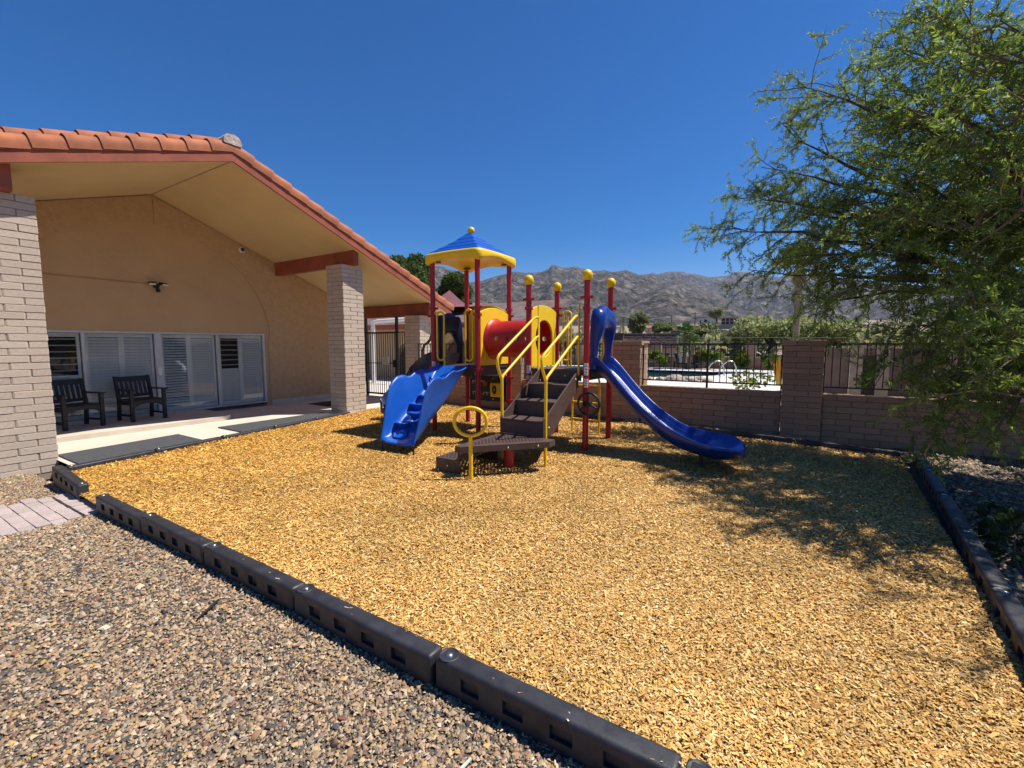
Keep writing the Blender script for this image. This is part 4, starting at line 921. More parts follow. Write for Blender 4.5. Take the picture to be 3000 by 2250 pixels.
def pebbles(name, poly, bands, zf, label):
    XY, SC = chips(poly, bands, None); n = len(XY)
    base = np.array([[1, 0, -.5], [0, 1, -.4], [-1, 0, -.5], [0, -1, -.4], [.1, .1, .9]], float)
    tri = np.array([[0, 1, 4], [1, 2, 4], [2, 3, 4], [3, 0, 4]])
    rad = np.clip(rng.lognormal(math.log(.0070), .38, n), .003, .019)*SC
    V = base[None]*rng.uniform(.65, 1.35, (n, 5, 1))*rad[:, None, None]; V[:, :, 2] *= .62; V[:, :, :2] *= rng.uniform(.7, 1.25, (n, 1, 2)); V += rng.normal(0, .16, (n, 5, 3))*rad[:, None, None]
    yw = rng.uniform(0, 6.28, n); ca_, sa_ = np.cos(yw)[:, None], np.sin(yw)[:, None]; x, y = V[:, :, 0].copy(), V[:, :, 1].copy(); V[:, :, 0] = x*ca_-y*sa_; V[:, :, 1] = x*sa_+y*ca_
    tl = rng.normal(0, .35, n)[:, None]; y, z = V[:, :, 1].copy(), V[:, :, 2].copy(); V[:, :, 1] = y*np.cos(tl)-z*np.sin(tl); V[:, :, 2] = y*np.sin(tl)+z*np.cos(tl)
    V += np.stack([XY[:, 0], XY[:, 1], zf(XY[:, 0], XY[:, 1])+rad*.25+rng.uniform(-.004, .012, n)], 1)[:, None]
    print('pebbles', n)
    F = (np.arange(n)[:, None, None]*5+tri[None]).reshape(-1, 3)
    pal = np.array([[.47, .33, .20], [.36, .27, .19], [.55, .41, .26], [.25, .185, .13], [.48, .27, .155], [.085, .085, .095], [.64, .53, .41], [.56, .36, .12], [.30, .14, .09], [.34, .31, .28]])
    pal = (pal*.88+pal.mean(1, keepdims=True)*.12)*.76*np.array([[1.05, 1., .90]])
    co = pal[rng.choice(10, n, p=[.20, .15, .15, .10, .09, .11, .06, .05, .05, .04])]*rng.uniform(.75, 1.25, (n, 1))
    return stuff(npmesh(name, V.reshape(-1, 3), F, STONEM if 'under the tree' not in label else STONEM, col=np.repeat(co, 5, 0)), label, 'gravel')
pebbles('pebble_gravel', [(-8.88, -.6), (-6.95, -.6), (-6.95, 1.53), (-7.7, 1.62), (-8.88, 1.62)], [(0, 14, 4200, 1.25)], lambda x, y: gz(x), 'loose pebble gravel between the tall brick pier and the pavers')
pebbles('pebble_gravel', [(-5.76, -.8), (.9, -.8), (.9, 1.49), (-5.76, 1.49)], [(0, 3.0, 10500, 1.), (3.0, 14, 5600, 1.2)], lambda x, y: gz(x), 'loose multicoloured pebble gravel along the row of black timbers')
pebbles('pebble_gravel', [(1.0, 1.6), (5.5, 1.6), (5.5, 9.1), (1.6, 9.1), (1.55, 8.2)], [(0, 14, 900, 1.9)], lambda x, y: x*0-.03, 'loose pebble gravel in the bed under the tree')
n = 420; x_ = rng.uniform(-5.7, .8, n); y_ = 1.47-np.abs(rng.normal(0, .28, n)); yw = rng.uniform(0, 6.28, n); k_ = rng.random(n) < .06; y_ = np.where(k_, rng.uniform(1.49, 1.57, n), y_); zc_ = np.where(k_, .156, gz(x_)+.022)
a = np.stack([np.cos(yw), np.sin(yw), rng.normal(0, .2, n)], 1)*rng.uniform(.004, .016, (n, 1)); b_ = np.stack([-np.sin(yw), np.cos(yw), rng.normal(0, .25, n)], 1)*rng.uniform(.002, .006, (n, 1))
V, F = quads(np.stack([x_, y_, zc_+.002], 1), a, b_, rng.normal(0, .001, n)); stuff(npmesh('spilled_chips', V, F, CHIPM, col=np.repeat(np.array([[.55, .40, .22]])*rng.uniform(.4, 1.3, (n, 1)), 4, 0)), 'stray wood chips spilled over the timbers onto the gravel', 'mulch')
# stray sticks on the gravel
for (p, q, m, lab) in ((( -2.98, 1.30), (-2.86, 1.13), BLACKM, 'short dark stick lying across the gravel by the timbers'), ((-.98, 1.27), (-1.00, 1.02), mat('pale_wood', (.55, .50, .42), .9), 'pale splintered wood sliver on the gravel by the timbers')):
    p, q = Vector((*p, .022)), Vector((*q, .03)); tag(MB().tube([p, (p+q)/2+Vector((.004, .004, .004)), q], [.006, .009, .004], 6).build('wood_stick', m), lab, 'stick')

# ================================================================== foliage helpers
def leafquads(C, D, L, W, droop=0.):
    n = len(C); D = D/(np.linalg.norm(D, axis=1)[:, None]+1e-9); rnd = rng.normal(0, 1, (n, 3)); S = np.cross(D, rnd); S /= np.linalg.norm(S, axis=1)[:, None]+1e-9
    N = np.cross(D, S); L = L[:, None]; W = W[:, None]
    V = np.stack([C, C+D*L*.5+S*W, C+D*L+N*L*.1, C+D*L*.5-S*W], 1).reshape(-1, 3)
    return V, np.arange(n*4).reshape(n, 4)
def leafcol(n, base, var=.25, warm=.15):
    c = np.array(base)[None]*rng.uniform(1-var, 1+var, (n, 1)); k = rng.random((n, 1)) < warm
    return np.where(k, c*np.array([[1.7, 1.35, .9]]), c)
def cloud(blobs, n, L, W, base, shell=.55, updir=.3, var=.3, warm=.15):
    Cs = []; Ds = []; w = np.array([b[3]*b[4]*b[5] for b in blobs])**.75; w = w/w.sum()
    for b, k in zip(blobs, (w*n).astype(int)+8):
        u = rng.normal(0, 1, (k, 3)); u /= np.linalg.norm(u, axis=1)[:, None]; r = shell+(1-shell)*rng.random(k)**.6
        lump = .78+.45*fbm(u[:, 0]*2.5+b[0], u[:, 1]*2.5+b[1], 2, u[:, 2]*2.5)
        p = u*(r*lump)[:, None]*np.array(b[3:6])+np.array(b[:3]); Cs.append(p); Ds.append(u+rng.normal(0, .7, (k, 3))+np.array([0, 0, updir]))
    C = np.concatenate(Cs); D = np.concatenate(Ds); n = len(C)
    V, F = leafquads(C, D, L*rng.uniform(.6, 1.4, n), W*rng.uniform(.6, 1.4, n)); return V, F, np.repeat(leafcol(n, base, var, warm), 4, 0)

# ================================================================== the big mesquite on the right
mq = thing('mesquite_tree', 'spreading feathery mesquite tree leaning over the pool wall and wood chips', 'tree', (3.75, 7.7, -.03))
root = Vector((3.75, 7.7, -.1)); fork = Vector((3.45, 7.75, 1.15))
tips = [(2130, 660, 9.0), (2185, 570, 9.3), (2230, 490, 9.4), (2290, 360, 9.4), (2330, 250, 9.0), (2420, 240, 9.6), (2560, 260, 9.0), (2700, 160, 8.2), (2740, 30, 7.6), (2930, 60, 7.0), (3000, -120, 7.4), (2190, 790, 9.2), (2270, 760, 8.4), (2440, 560, 8.6), (2620, 480, 7.4), (2820, 380, 6.8), (2980, 300, 6.0), (2450, 830, 7.8), (2330, 930, 9.0), (2600, 850, 7.0), (2760, 660, 6.2), (2960, 620, 5.6), (2560, 980, 7.4), (2720, 960, 6.4), (2860, 900, 5.7), (2980, 1040, 5.3), (2800, 1130, 6.1), (2960, 1230, 5.3), (2500, 400, 10.0), (2250, 620, 9.8), (2370, 700, 9.6), (2640, 700, 9.0), (2860, 520, 8.2), (2690, 330, 8.6), (2500, 700, 10.2), (2680, 1040, 6.8), (2900, 1120, 5.6), (2985, 1170, 5.2), (2820, 1010, 6.0), (2740, 1180, 6.2)]
tp = [at(*t) for t in tips]+[Vector(t) for t in ((5.2, 8.2, 3.8), (5.6, 9.6, 4.3), (4.9, 6.4, 3.9), (3.0, 10.8, 4.9), (4.3, 11., 4.4), (3.6, 7.2, 6.0), (2.5, 8.8, 5.6), (5.6, 7.3, 2.7), (1.6, 7.6, 5.2), (2.0, 6.0, 4.6), (3.2, 5.6, 4.2), (2.4, 6.8, 5.6), (1.2, 8.9, 5.4), (1.6, 5.6, 3.6), (.9, 6.6, 4.2), (1.0, 7.6, 3.4), (1.8, 7.0, 4.4), (2.4, 7.9, 4.6), (1.4, 6.2, 4.4), (2.8, 6.6, 5.0), (2.2, 5.4, 3.8), (1.9, 8.6, 3.9), (2.9, 7.4, 4.0), (4.5, 7.5, 4.5), (5, 9, 5), (4.2, 9.2, 4.8), (6, 9, 4.6), (6.4, 7.6, 4.1), (5, 6.6, 4.2), (4.4, 8.4, 3.6), (5.4, 7.9, 3.4), (3, 10, 3.5), (5, 11, 4), (2, 10.4, 4), (6, 10.5, 4.6), (1.4, 9.9, 3.2), (2.9, 5.0, 4.0), (2.7, 4.2, 3.8))]  # extra crown tips, mostly out of view, added for the shade they cast
tr_ = MB().tube([root, Vector((3.72, 7.72, .35)), Vector((3.6, 7.74, .8)), fork, Vector((3.3, 7.75, 1.7))], [.21, .17, .15, .14, .09], 12).build('trunk', BARK, mq, smooth=70)
limb_b = MB(); twig_b = MB(); LC = []; LD = []; LL = []; LWd = []
rr = random.Random(3)
def bez(a, b, c, d, n): return [a*(1-t)**3+b*3*t*(1-t)**2+c*3*t*t*(1-t)+d*t**3 for t in np.linspace(0, 1, n)]
def rv(s=1.): return Vector((rr.gauss(0, s), rr.gauss(0, s), rr.gauss(0, s)))
def twig(p, d, L, sc=1.):
    d = d.normalized(); pts = [p]; q = p.copy(); dd = d.copy()
    for i in range(3): dd = (dd+rv(.16)+Vector((0, 0, -.10))).normalized(); q = q+dd*(L/3); pts.append(q)
    twig_b.tube(pts, [.0042, .0034, .0026, .0015], 3, caps=False)
    m = int(L/(.0076*sc**1.3))
    for k in range(m):
        t = k/m*3; i = min(int(t), 2); f = t-i; c_ = pts[i]*(1-f)+pts[i+1]*f; ax = (pts[i+1]-pts[i]).normalized(); s = ax.orthogonal().normalized(); s = Matrix.Rotation(rr.uniform(0, 6.28), 3, ax) @ s
        LC.append(c_); LD.append(s*1.0+ax*.75+Vector((0, 0, -.12))); LL.append(rr.uniform(.030, .068)*sc); LWd.append(rr.uniform(.0050, .0092)*sc)
for ti, T in enumerate(tp):
    shade = ti >= len(tips)
    d = T-fork; Ln = d.length; sag = .22*Ln
    st_ = fork+Vector((rr.uniform(-.05, .05), rr.uniform(-.05, .05), rr.uniform(-.25, .4)))
    hi = T.z > 2.2
    pts = bez(st_, st_+Vector((d.x*.2, d.y*.2, abs(d.z)*.35+(.75 if hi else .55))), st_+d*.62+Vector((0, 0, .35 if hi else .75))+rv(.15), T, 14)
    for i in range(1, 13): pts[i] = pts[i]+rv(.03)
    r0 = .022+.011*Ln; limb_b.tube(pts, [max(.006, r0*(1-i/13)**.9) for i in range(14)], 7, caps=False)
    ns = int(5.5+Ln*2.6)
    for s in range(ns):
        t = rr.uniform(.30, 1.)**.8*13; i = min(int(t), 12); p = pts[i]+(pts[i+1]-pts[i])*(t-i); ax = (pts[i+1]-pts[i]).normalized()
        out = (ax*.75+rv(.62)+Vector((0, 0, .10))).normalized(); L2 = rr.uniform(.45, 1.05)*(1.1-.25*t/13)
        q = [p, p+out*L2*.35+rv(.03), p+out*L2*.7+rv(.05)+Vector((0, 0, -.03)), p+out*L2+rv(.06)+Vector((0, 0, -.10*L2))]
        twig_b.tube(q, [.010, .008, .006, .003], 4, caps=False)
        for k in range(rr.randint(2, 4) if shade else (rr.randint(5, 7) if tips[ti][1] > 820 else rr.randint(4, 7) if tips[ti][2] < 7.3 else rr.randint(7, 10))):
            tt_ = rr.uniform(.15, 1.)*3; j = min(int(tt_), 2); pp = q[j]+(q[j+1]-q[j])*(tt_-j); twig(pp, out*.7+rv(.6)+Vector((0, 0, -.05)), rr.uniform(.20, .42), 1.45 if shade else 1.)
limb_b.build('limbs', BARK, tr_, smooth=70)
me = bpy.data.meshes.new('twigs'); me.from_pydata(twig_b.v, [], twig_b.f); link('twigs', me, mat('twig_bark', (.16, .12, .08), .9, .2, 20), tr_)
C = np.array([tuple(v) for v in LC]); D = np.array([tuple(v) for v in LD]); V, F = leafquads(C, D, np.array(LL), np.array(LWd))
crown = npmesh('crown', V, F, LEAFM, mq, col=np.repeat(leafcol(len(C), (.185, .27, .05), .42, .2), 4, 0))
# hanging seed pods
pb = MB()
for k in range(46):
    p = Vector(tuple(C[rr.randrange(len(C))])); 
    for j in range(rr.randint(3, 6)):
        o = rv(.025); pb.tube([p+o, p+o*1.6+Vector((0, 0, -.07)), p+o*1.4+Vector((0, 0, -rr.uniform(.11, .17)))], [.003, .006, .002], 4, caps=False)
stuff(pb.build('seed_pods', mat('dry_pod', (.42, .27, .07), .7, .2), mq))
print('leaves', len(C))

def tree(px, py_top, py_bot, width_px, dist, label, base, n, L, name='desert_tree', trunk=True, group=None, cat='tree', lumps=7, W=.4):
    c_ = at(px, (py_top+py_bot)/2, dist); sc = dist/CF; hh = (py_bot-py_top)*sc/2; hw = width_px*sc/2
    gz_ = float(terr(np.array([c_.x]), np.array([c_.y]))[0])
    if gz_ > c_.z-hh: gz_ = c_.z-hh
    t = thing(name, label, cat, (c_.x, c_.y, gz_), group); bl = []
    for k in range(lumps):
        a_ = rr.uniform(0, 6.28); r_ = rr.uniform(.15, .62); zz = rr.uniform(-.45, .5)
        bl.append((c_.x+hw*r_*math.cos(a_), c_.y+hw*r_*math.sin(a_), c_.z+hh*zz, hw*rr.uniform(.35, .55), hw*rr.uniform(.35, .55), hh*rr.uniform(.35, .55)))
    V, F, co = cloud(bl, n, L, L*W, base); npmesh('crown', V, F, LEAFM, t, col=co)
    if trunk:
        b = MB(); z0 = gz_-.2; b.tube([(c_.x, c_.y, z0), (c_.x+.1*hw, c_.y, (z0+c_.z)/2), (c_.x, c_.y, c_.z)], [.10*hw+.03, .07*hw+.02, .03*hw+.01], 8)
        for q in bl[:5]: b.tube([(c_.x, c_.y, (z0+c_.z)/2), ((c_.x+q[0])/2, (c_.y+q[1])/2, (c_.z+q[2])/2), q[:3]], [.05*hw+.012, .03*hw+.01, .012*hw+.004], 6)
        b.build('trunk', BARK, t, smooth=70)
    return t
tree(1195, 728, 930, 190, 26, 'dark green leafy tree rising behind the clubhouse roof', (.075, .115, .036), 26000, .16, group=None, lumps=12)
tree(1335, 790, 930, 150, 31, 'lower leafy tree behind the playground canopy posts', (.08, .12, .036), 18000, .16, lumps=10)
tree(1105, 770, 930, 120, 34, 'leafy tree half behind the tile roof edge', (.09, .13, .045), 12000, .16, lumps=8)
# far trees and scrub between the pool garden and the mountain foot
far = [(1875, 915, 985, 60, 130, 'thin tall grey-green tree beside the orange-roofed far house'), (1945, 945, 985, 70, 120, 'bushy green tree right of the orange-roofed far house'), (2190, 955, 1004, 130, 80, 'bushy olive tree behind the far tennis fence'),
       (2255, 925, 1003, 190, 75, 'wide pale green tree beneath the far terraced hotel'), (2330, 930, 1003, 130, 70, 'pale green tree behind the tall palm trunk'), (2090, 965, 1002, 110, 95, 'low olive tree behind the fan palms'), (2450, 930, 1005, 140, 66, 'pale green tree behind the pool pier under the mesquite'), (1770, 955, 990, 60, 140, 'small green tree beyond the slide hood'), (2100, 905, 930, 36, 420, 'bright yellow-green tree beside the far terraced hotel'), (2060, 948, 985, 80, 150, 'olive tree in front of the white flat-roofed house')]
for (px, a_, b_, w, d, lab) in far:
    tree(px, a_, b_, w, d, lab, (.27, .31, .13) if 'pale' in lab or 'yellow' in lab else (.19, .22, .105), 4200, d*.0052, group='trees between the pool garden and the mountains', lumps=9)
bl = []
for k in range(520):
    px = rr.uniform(1350, 3100); d = 70*math.exp(rr.random()*2.4); p = at(px, 1000, d); z = float(terr(np.array([p.x]), np.array([p.y]))[0]); s = rr.uniform(1.2, 2.6)*(1+d/900); bl.append((p.x, p.y, z+s*.45, s, s, s*.7))
V, F, co = cloud(bl, 60000, 1.0, .42, (.24, .255, .13), shell=.4); stuff(npmesh('desert_scrub', V, F, LEAFM, col=co), 'olive desert scrub covering the rising ground below the mountains', 'scrub')

# ================================================================== pool garden
FY = 33.6
fw = thing('garden_wall', 'low brown wall with square piers at the far side of the pool garden', 'wall', (-3, FY, 0))
MB().bb(-16, 9, FY, FY+.2, -.1, .70).build('wall_body', WBRICK, fw); MB().bb(-16, 9, FY-.02, FY+.22, .701, .75).build('coping', mat('wall_coping', (.45, .36, .30), .9), fw)
for x in np.arange(-14.5, 9, 3.05): MB().bb(x-.3, x+.3, FY-.1, FY+.32, -.1, 1.63).build('pier', WBRICK, fw); MB().bb(x-.33, x+.33, FY-.13, FY+.35, 1.631, 1.70).build('pier_cap', WBRICK, fw)
ff = thing('garden_fence', 'fine black picket fence on the far garden wall', 'fence', (-3, FY+.1, .75))
MB().bb(-16, 9, FY+.08, FY+.12, 1.52, 1.56).bb(-16, 9, FY+.08, FY+.12, .86, .89).build('rails', BLACKM, ff)
b = MB()
for x in np.arange(-16, 9, .115): b.bb(x-.008, x+.008, FY+.092, FY+.108, .75, 1.52)
stuff(b.build('pickets', BLACKM, ff))
def lounger(px, py, rz, label, up=True):
    p = ground(px, py, 0.); t = bpy.data.objects.new('pool_lounger', None); COL.objects.link(t); t.location = p; t.rotation_euler = (0, 0, rz); tag(t, label, 'lounger', 'pool loungers')
    fm = mat('lounger_fabric', (.05, .055, .065), .8)
    link('seat', MB().box((0, 0, .36), (.65, 1.2, .04)).mesh('seat'), fm, t, True); link('backrest', MB().box((0, .86, .66), (.65, .05, .74), rx=-.42).mesh('backrest'), fm, t, True)
    for sx in (-1, 1):
        link('side_rail', MB().box((sx*.34, .1, .34), (.04, 1.5, .05)).mesh('side_rail'), BLACKM, t, True)
        for y in (-.5, .65): link('leg', MB().box((sx*.34, y, .16), (.04, .05, .33)).mesh('leg'), BLACKM, t, True)
lounger(1912, 1077, R(-60), 'dark pool lounger with raised back beside the round green shrub')
lounger(2022, 1080, R(70), 'dark pool lounger with raised back below the fan palm')
side = thing('pool_side_table', 'small dark side table between the pool loungers', 'table', ground(1975, 1078, 0)); q = ground(1975, 1078, 0)
MB().lathe([(.0001, .42), (.28, .42), (.28, .45), (.0001, .45)], q, 16).build('table_top', BLACKM, side); MB().tube([q, q+Vector((0, 0, .42))], .05, 8).build('leg', BLACKM, side)
# chrome pool ladder
for k, (px, lab) in enumerate(((2078, 0), (2098, 0))): pass
la = thing('pool_ladder', 'chrome pool ladder with two curved handrails', 'ladder', ground(2090, 1100, 0))
for dx in (0, .55):
    q = ground(2072, 1101, 0)+Vector((dx, .25*dx, 0)); f = Vector((.62, .30, 0)); MB().tube([q+Vector((0, 0, -.3)), q+Vector((0, 0, .35)), q+f*.25+Vector((0, 0, .62)), q+f*.6+Vector((0, 0, .78)), q+f*.95+Vector((0, 0, .74)), q+f*1.15+Vector((0, 0, .45)), q+f*1.2+Vector((0, 0, 0))], .035, 8).build('ladder_rail', STEEL, la, smooth=80)
# boulders
def boulder(px, py, s, label, m=ROCK):
    p = ground(px, py, 0); b = bmesh.new(); bmesh.ops.create_icosphere(b, subdivisions=2, radius=1)
    for v in b.verts:
        k = .7+.6*float(fbm(np.array([v.co.x*1.3+px]), np.array([v.co.y*1.3]), 3, v.co.z*1.3)[0]); v.co = Vector((v.co.x*s*k, v.co.y*s*.8*k, max(v.co.z*s*.6*k, -.05)))
    me = bpy.data.meshes.new('boulder'); b.to_mesh(me); b.free(); o = link('boulder', me, m); o.location = (p.x, p.y, .02); tag(o, label, 'boulder', 'boulders at the pool edge'); return o
for (px, py, s) in ((1905, 1112, .20), (1935, 1113, .24), (1978, 1114, .44), (2012, 1113, .30), (2030, 1116, .22), (2052, 1114, .28), (2072, 1117, .22)): boulder(px, py, s, ['rounded tan boulder at the pool edge by the slide pier', 'low tan boulder just left of the largest pool-edge boulder', 'largest tan boulder at the near pool edge', 'tan boulder just right of the largest pool-edge boulder', 'smallest tan boulder in the middle of the pool-edge row', 'tan boulder second from the chrome pool ladder', 'tan boulder nearest the chrome pool ladder'][[1905, 1935, 1978, 2012, 2030, 2052, 2072].index(px)])
# shrubs, pots
def shrub(px, pt, pbm, w, d, label, base, n=1600, name='garden_shrub', L=None, cat='shrub'):
    return tree(px, pt, pbm, w, d, label, base, n, L or d*.0042, name, False, 'pool garden plants', cat, 6)
shrub(1928, 1028, 1071, 62, 31, 'rounded bright green shrub behind the left pool lounger', (.13, .21, .03), 2600); shrub(2085, 1028, 1070, 56, 31, 'rounded green shrub behind the pool ladder', (.12, .20, .03), 2400)
shrub(2160, 1030, 1078, 66, 29, 'yellow-green leafy shrub right of the pool ladder', (.22, .25, .03), 2400); shrub(2262, 1042, 1080, 66, 26, 'dark clipped round shrub by the pool pier', (.06, .10, .03), 2600)
shrub(2215, 1085, 1150, 120, 11.6, 'airy light green shrub growing just behind the pool fence', (.13, .17, .035), 190, L=.085); shrub(2340, 1060, 1075, 50, 28, 'low grey-green plant beside the pool garden path', (.09, .10, .05), 600)
def spikes(px, pt, pbm, d, label, m, n=22, spread=.3, name='spiky_plant'):
    p = at(px, pbm, d); h = (pbm-pt)*d/CF; t = thing(name, label, 'plant', (p.x, p.y, p.z), 'pool garden plants'); b = MB()
    for k in range(n):
        a_ = rr.uniform(0, 6.28); s = rr.uniform(0, spread)*h; b.tube([p+Vector((.04*math.cos(a_), .04*math.sin(a_), -.02)), p+Vector((s*.5*math.cos(a_), s*.5*math.sin(a_), h*.55)), p+Vector((s*math.cos(a_), s*math.sin(a_), h*rr.uniform(.75, 1)))], [.022*h, .018*h, .004*h], 5)
    b.build('stems', m, t); return t
spikes(2112, 1038, 1078, 30, 'yellow upright cactus clump behind the pool ladder', mat('yellow_cactus', (.42, .36, .05), .8))
spikes(2280, 1052, 1124, 15, 'orange and yellow spiky grass beside the pool pier', mat('orange_stems', (.52, .24, .03), .8, col2=(.50, .40, .05), scale=3), 40, .36)
def pot(px, py, d, r_, h, label):
    p = at(px, py, d); p.z = 0; t = thing('plant_pot', label, 'pot', p, 'plant pots in the pool garden')
    MB().lathe([(.0001, 0), (r_*.7, 0), (r_, h*.6), (r_*.92, h), (r_*.85, h), (r_*.85, h*.9), (.0001, h*.9)], p, 18).build('pot_body', CERAM, t, smooth=40)
    V, F, co = cloud([(p.x, p.y, h+.15, r_, r_, .22)], 260, .14, .05, (.12, .09, .02)); npmesh('foliage', V, F, LEAFM, t, col=co)
pot(2047, 1070, 32, .38, .65, 'dark planter pot near the far garden wall'); pot(2325, 1090, 18, .3, .5, 'dark planter pot behind the pool pier')
# palms
def fanpalm(px, pc_, d, r_, label, trunk_h, lean=0., n=26, tr=.16, cat='palm', skirt=False):
    c_ = at(px, pc_, d); g0 = c_.z-trunk_h if trunk_h else 0.; t = thing('fan_palm', label, cat, (c_.x-lean, c_.y, g0), 'fan palms'); 
    MB().tube([(c_.x-lean, c_.y, g0-.1), (c_.x-lean*.4, c_.y, (g0+c_.z)/2), (c_.x, c_.y, c_.z)], [tr, tr*.85, tr*1.15], 12).build('trunk', PALMB, t, smooth=60)
    Vs = []; 
    b = MB()
    for k in range(n):
        a_ = k*2.4; el = R(rr.uniform(-25, 80)); d_ = Vector((math.cos(a_)*math.cos(el), math.sin(a_)*math.cos(el), math.sin(el))); hub = c_+d_*r_*.45; sdv = d_.cross(Vector((0, 0, 1))); sdv = sdv.normalized() if sdv.length > .05 else Vector((1, 0, 0)); upv = sdv.cross(d_)
        b.tube([c_, hub], .012*r_+.004, 3, caps=False)
        for j in range(11):
            f_ = (j-5)/5*1.15; dd = d_*math.cos(f_)+sdv*math.sin(f_); tip = hub+dd*r_*.58+Vector((0, 0, -.12*r_*abs(f_)-.05*r_)); w_ = upv.cross(dd).normalized()*.055*r_
            b.add([hub, hub+dd*r_*.3+w_, tip, hub+dd*r_*.3-w_], [(0, 1, 2, 3)])
    me = bpy.data.meshes.new('fronds'); me.from_pydata(b.v, [], b.f); link('fronds', me, mat('palm_frond', (.16, .23, .05), .6, .25, 1.), t)
    if skirt:
        b = MB()
        for k in range(40): a_ = rr.uniform(0, 6.28); z = rr.uniform(-.9, 0); b.tube([c_+Vector((tr*math.cos(a_), tr*math.sin(a_), z)), c_+Vector((tr*1.9*math.cos(a_), tr*1.9*math.sin(a_), z-.25))], [.035, .01], 4)
        b.build('dry_skirt', mat('dry_frond', (.20, .12, .07), .9), t)
fanpalm(2008, 976, 32, .85, 'short fan palm in the pool garden with a full green head', 2.3); fanpalm(2031, 1012, 31.5, .8, 'smaller leaning fan palm beside the taller one', 1.45, .25, 20, .12)
fanpalm(2343, 782, 30, 1.5, 'tall fan palm with slim trunk behind the mesquite', at(2343, 782, 30).z, 0, 34, .20, skirt=True)
fanpalm(1522, 914, 60, 1.0, 'small palm head above the far orange roof', 5.0, 0, 18); fanpalm(2200, 915, 420, 3., 'palm beside the far terraced hotel', 9., 0, 14, .3)
# small dark plants in the bed on the right
for (px, py, s) in ((2905, 1560, .15), (2965, 1630, .2), (2990, 1590, .16)):
    p = ground(px, py+25, -.02); t = thing('bed_seedling', 'small dark green seedling in the shaded bed by the timbers', 'plant', p, 'seedlings in the bed'); V, F, co = cloud([(p.x, p.y, s*.9, s*.6, s*.6, s)], 110, .07, .018, (.035, .06, .02)); npmesh('leaves', V, F, LEAFM, t, col=co); MB().tube([p, (p.x, p.y, s)], .006, 5).build('stem', BARK, t)

# ================================================================== buildings beyond the pool
def house(name, label, px0, px1, pyt, pyb, d, wallm, roofm, kind='flat', depth=8., group=None):
    A = at(px0, pyb, d); B = at(px1, pyb, d); zt = at((px0+px1)/2, pyt, d).z; zb = A.z-6
    u = (B-A); u.z = 0; L = u.length; u.normalize(); nv = Vector((-u.y, u.x, 0)); 
    t = thing(name, label, 'building', ((A.x+B.x)/2, (A.y+B.y)/2, zb), group)
    def P(s, w, z): q = A+u*s+nv*w; return (q.x, q.y, z)
    def bx(s0, s1, w0, w1, z0, z1): return MB().add([P(s, w, z) for s in (s0, s1) for w in (w0, w1) for z in (z0, z1)], [(0, 1, 3, 2), (4, 6, 7, 5), (0, 4, 5, 1), (2, 3, 7, 6), (0, 2, 6, 4), (1, 5, 7, 3)])
    return t, A, u, nv, L, zt, zb, P, bx
# shingle-roofed pool building
t, A, u, nv, L, zt, zb, P, bx = house('shingle_pool_house', 'low pool house with a brown shingle mansard roof beyond the garden wall', 1826, 1985, 976, 1012, 44, ADOBE, SHING)
bx(.1, L-.1, .5, 7, zb+4.3, zt-.1).build('wall', ADOBE, t)
nr = 9; zlo = 1.25
for k in range(nr):
    z0 = zlo+(zt-zlo)*k/nr; z1 = zlo+(zt-zlo)*(k+1)/nr; w0 = .55*k/nr; w1 = .55*(k+1)/nr
    b = MB(); s = 0.; 
    while s < L:
        e = min(L, s+rr.uniform(.25, .5)); b.add([P(s+.01, w0-.05-rr.uniform(0, .03), z0-rr.uniform(0, .03)), P(e-.01, w0-.05-rr.uniform(0, .03), z0-rr.uniform(0, .03)), P(e-.01, w1+.01, z1), P(s+.01, w1+.01, z1), P(s+.01, w0+.02, z0), P(e-.01, w0+.02, z0)], [(0, 1, 2, 3), (0, 4, 5, 1)]); s = e
    b.build('shingle_course', SHING, t)
bx(0, L, .45, 7.2, zt-.15, zt-.02).build('roof_top', SHING, t)
t, A, u, nv, L, zt, zb, P, bx = house('dark_utility_box', 'flat dark box building left of the shingle pool house', 1795, 1825, 978, 1012, 43, DARK, DARK); bx(0, L, 0, 4, zb+4, zt).build('wall', mat('dark_board', (.05, .05, .05), .9), t); bx(-.1, L+.1, -.1, 4.1, zt+.001, zt+.08).build('roof', SHING, t)
ORT = mat('orange_tile_roof', (.50, .17, .09), .85, .12, 1.5)
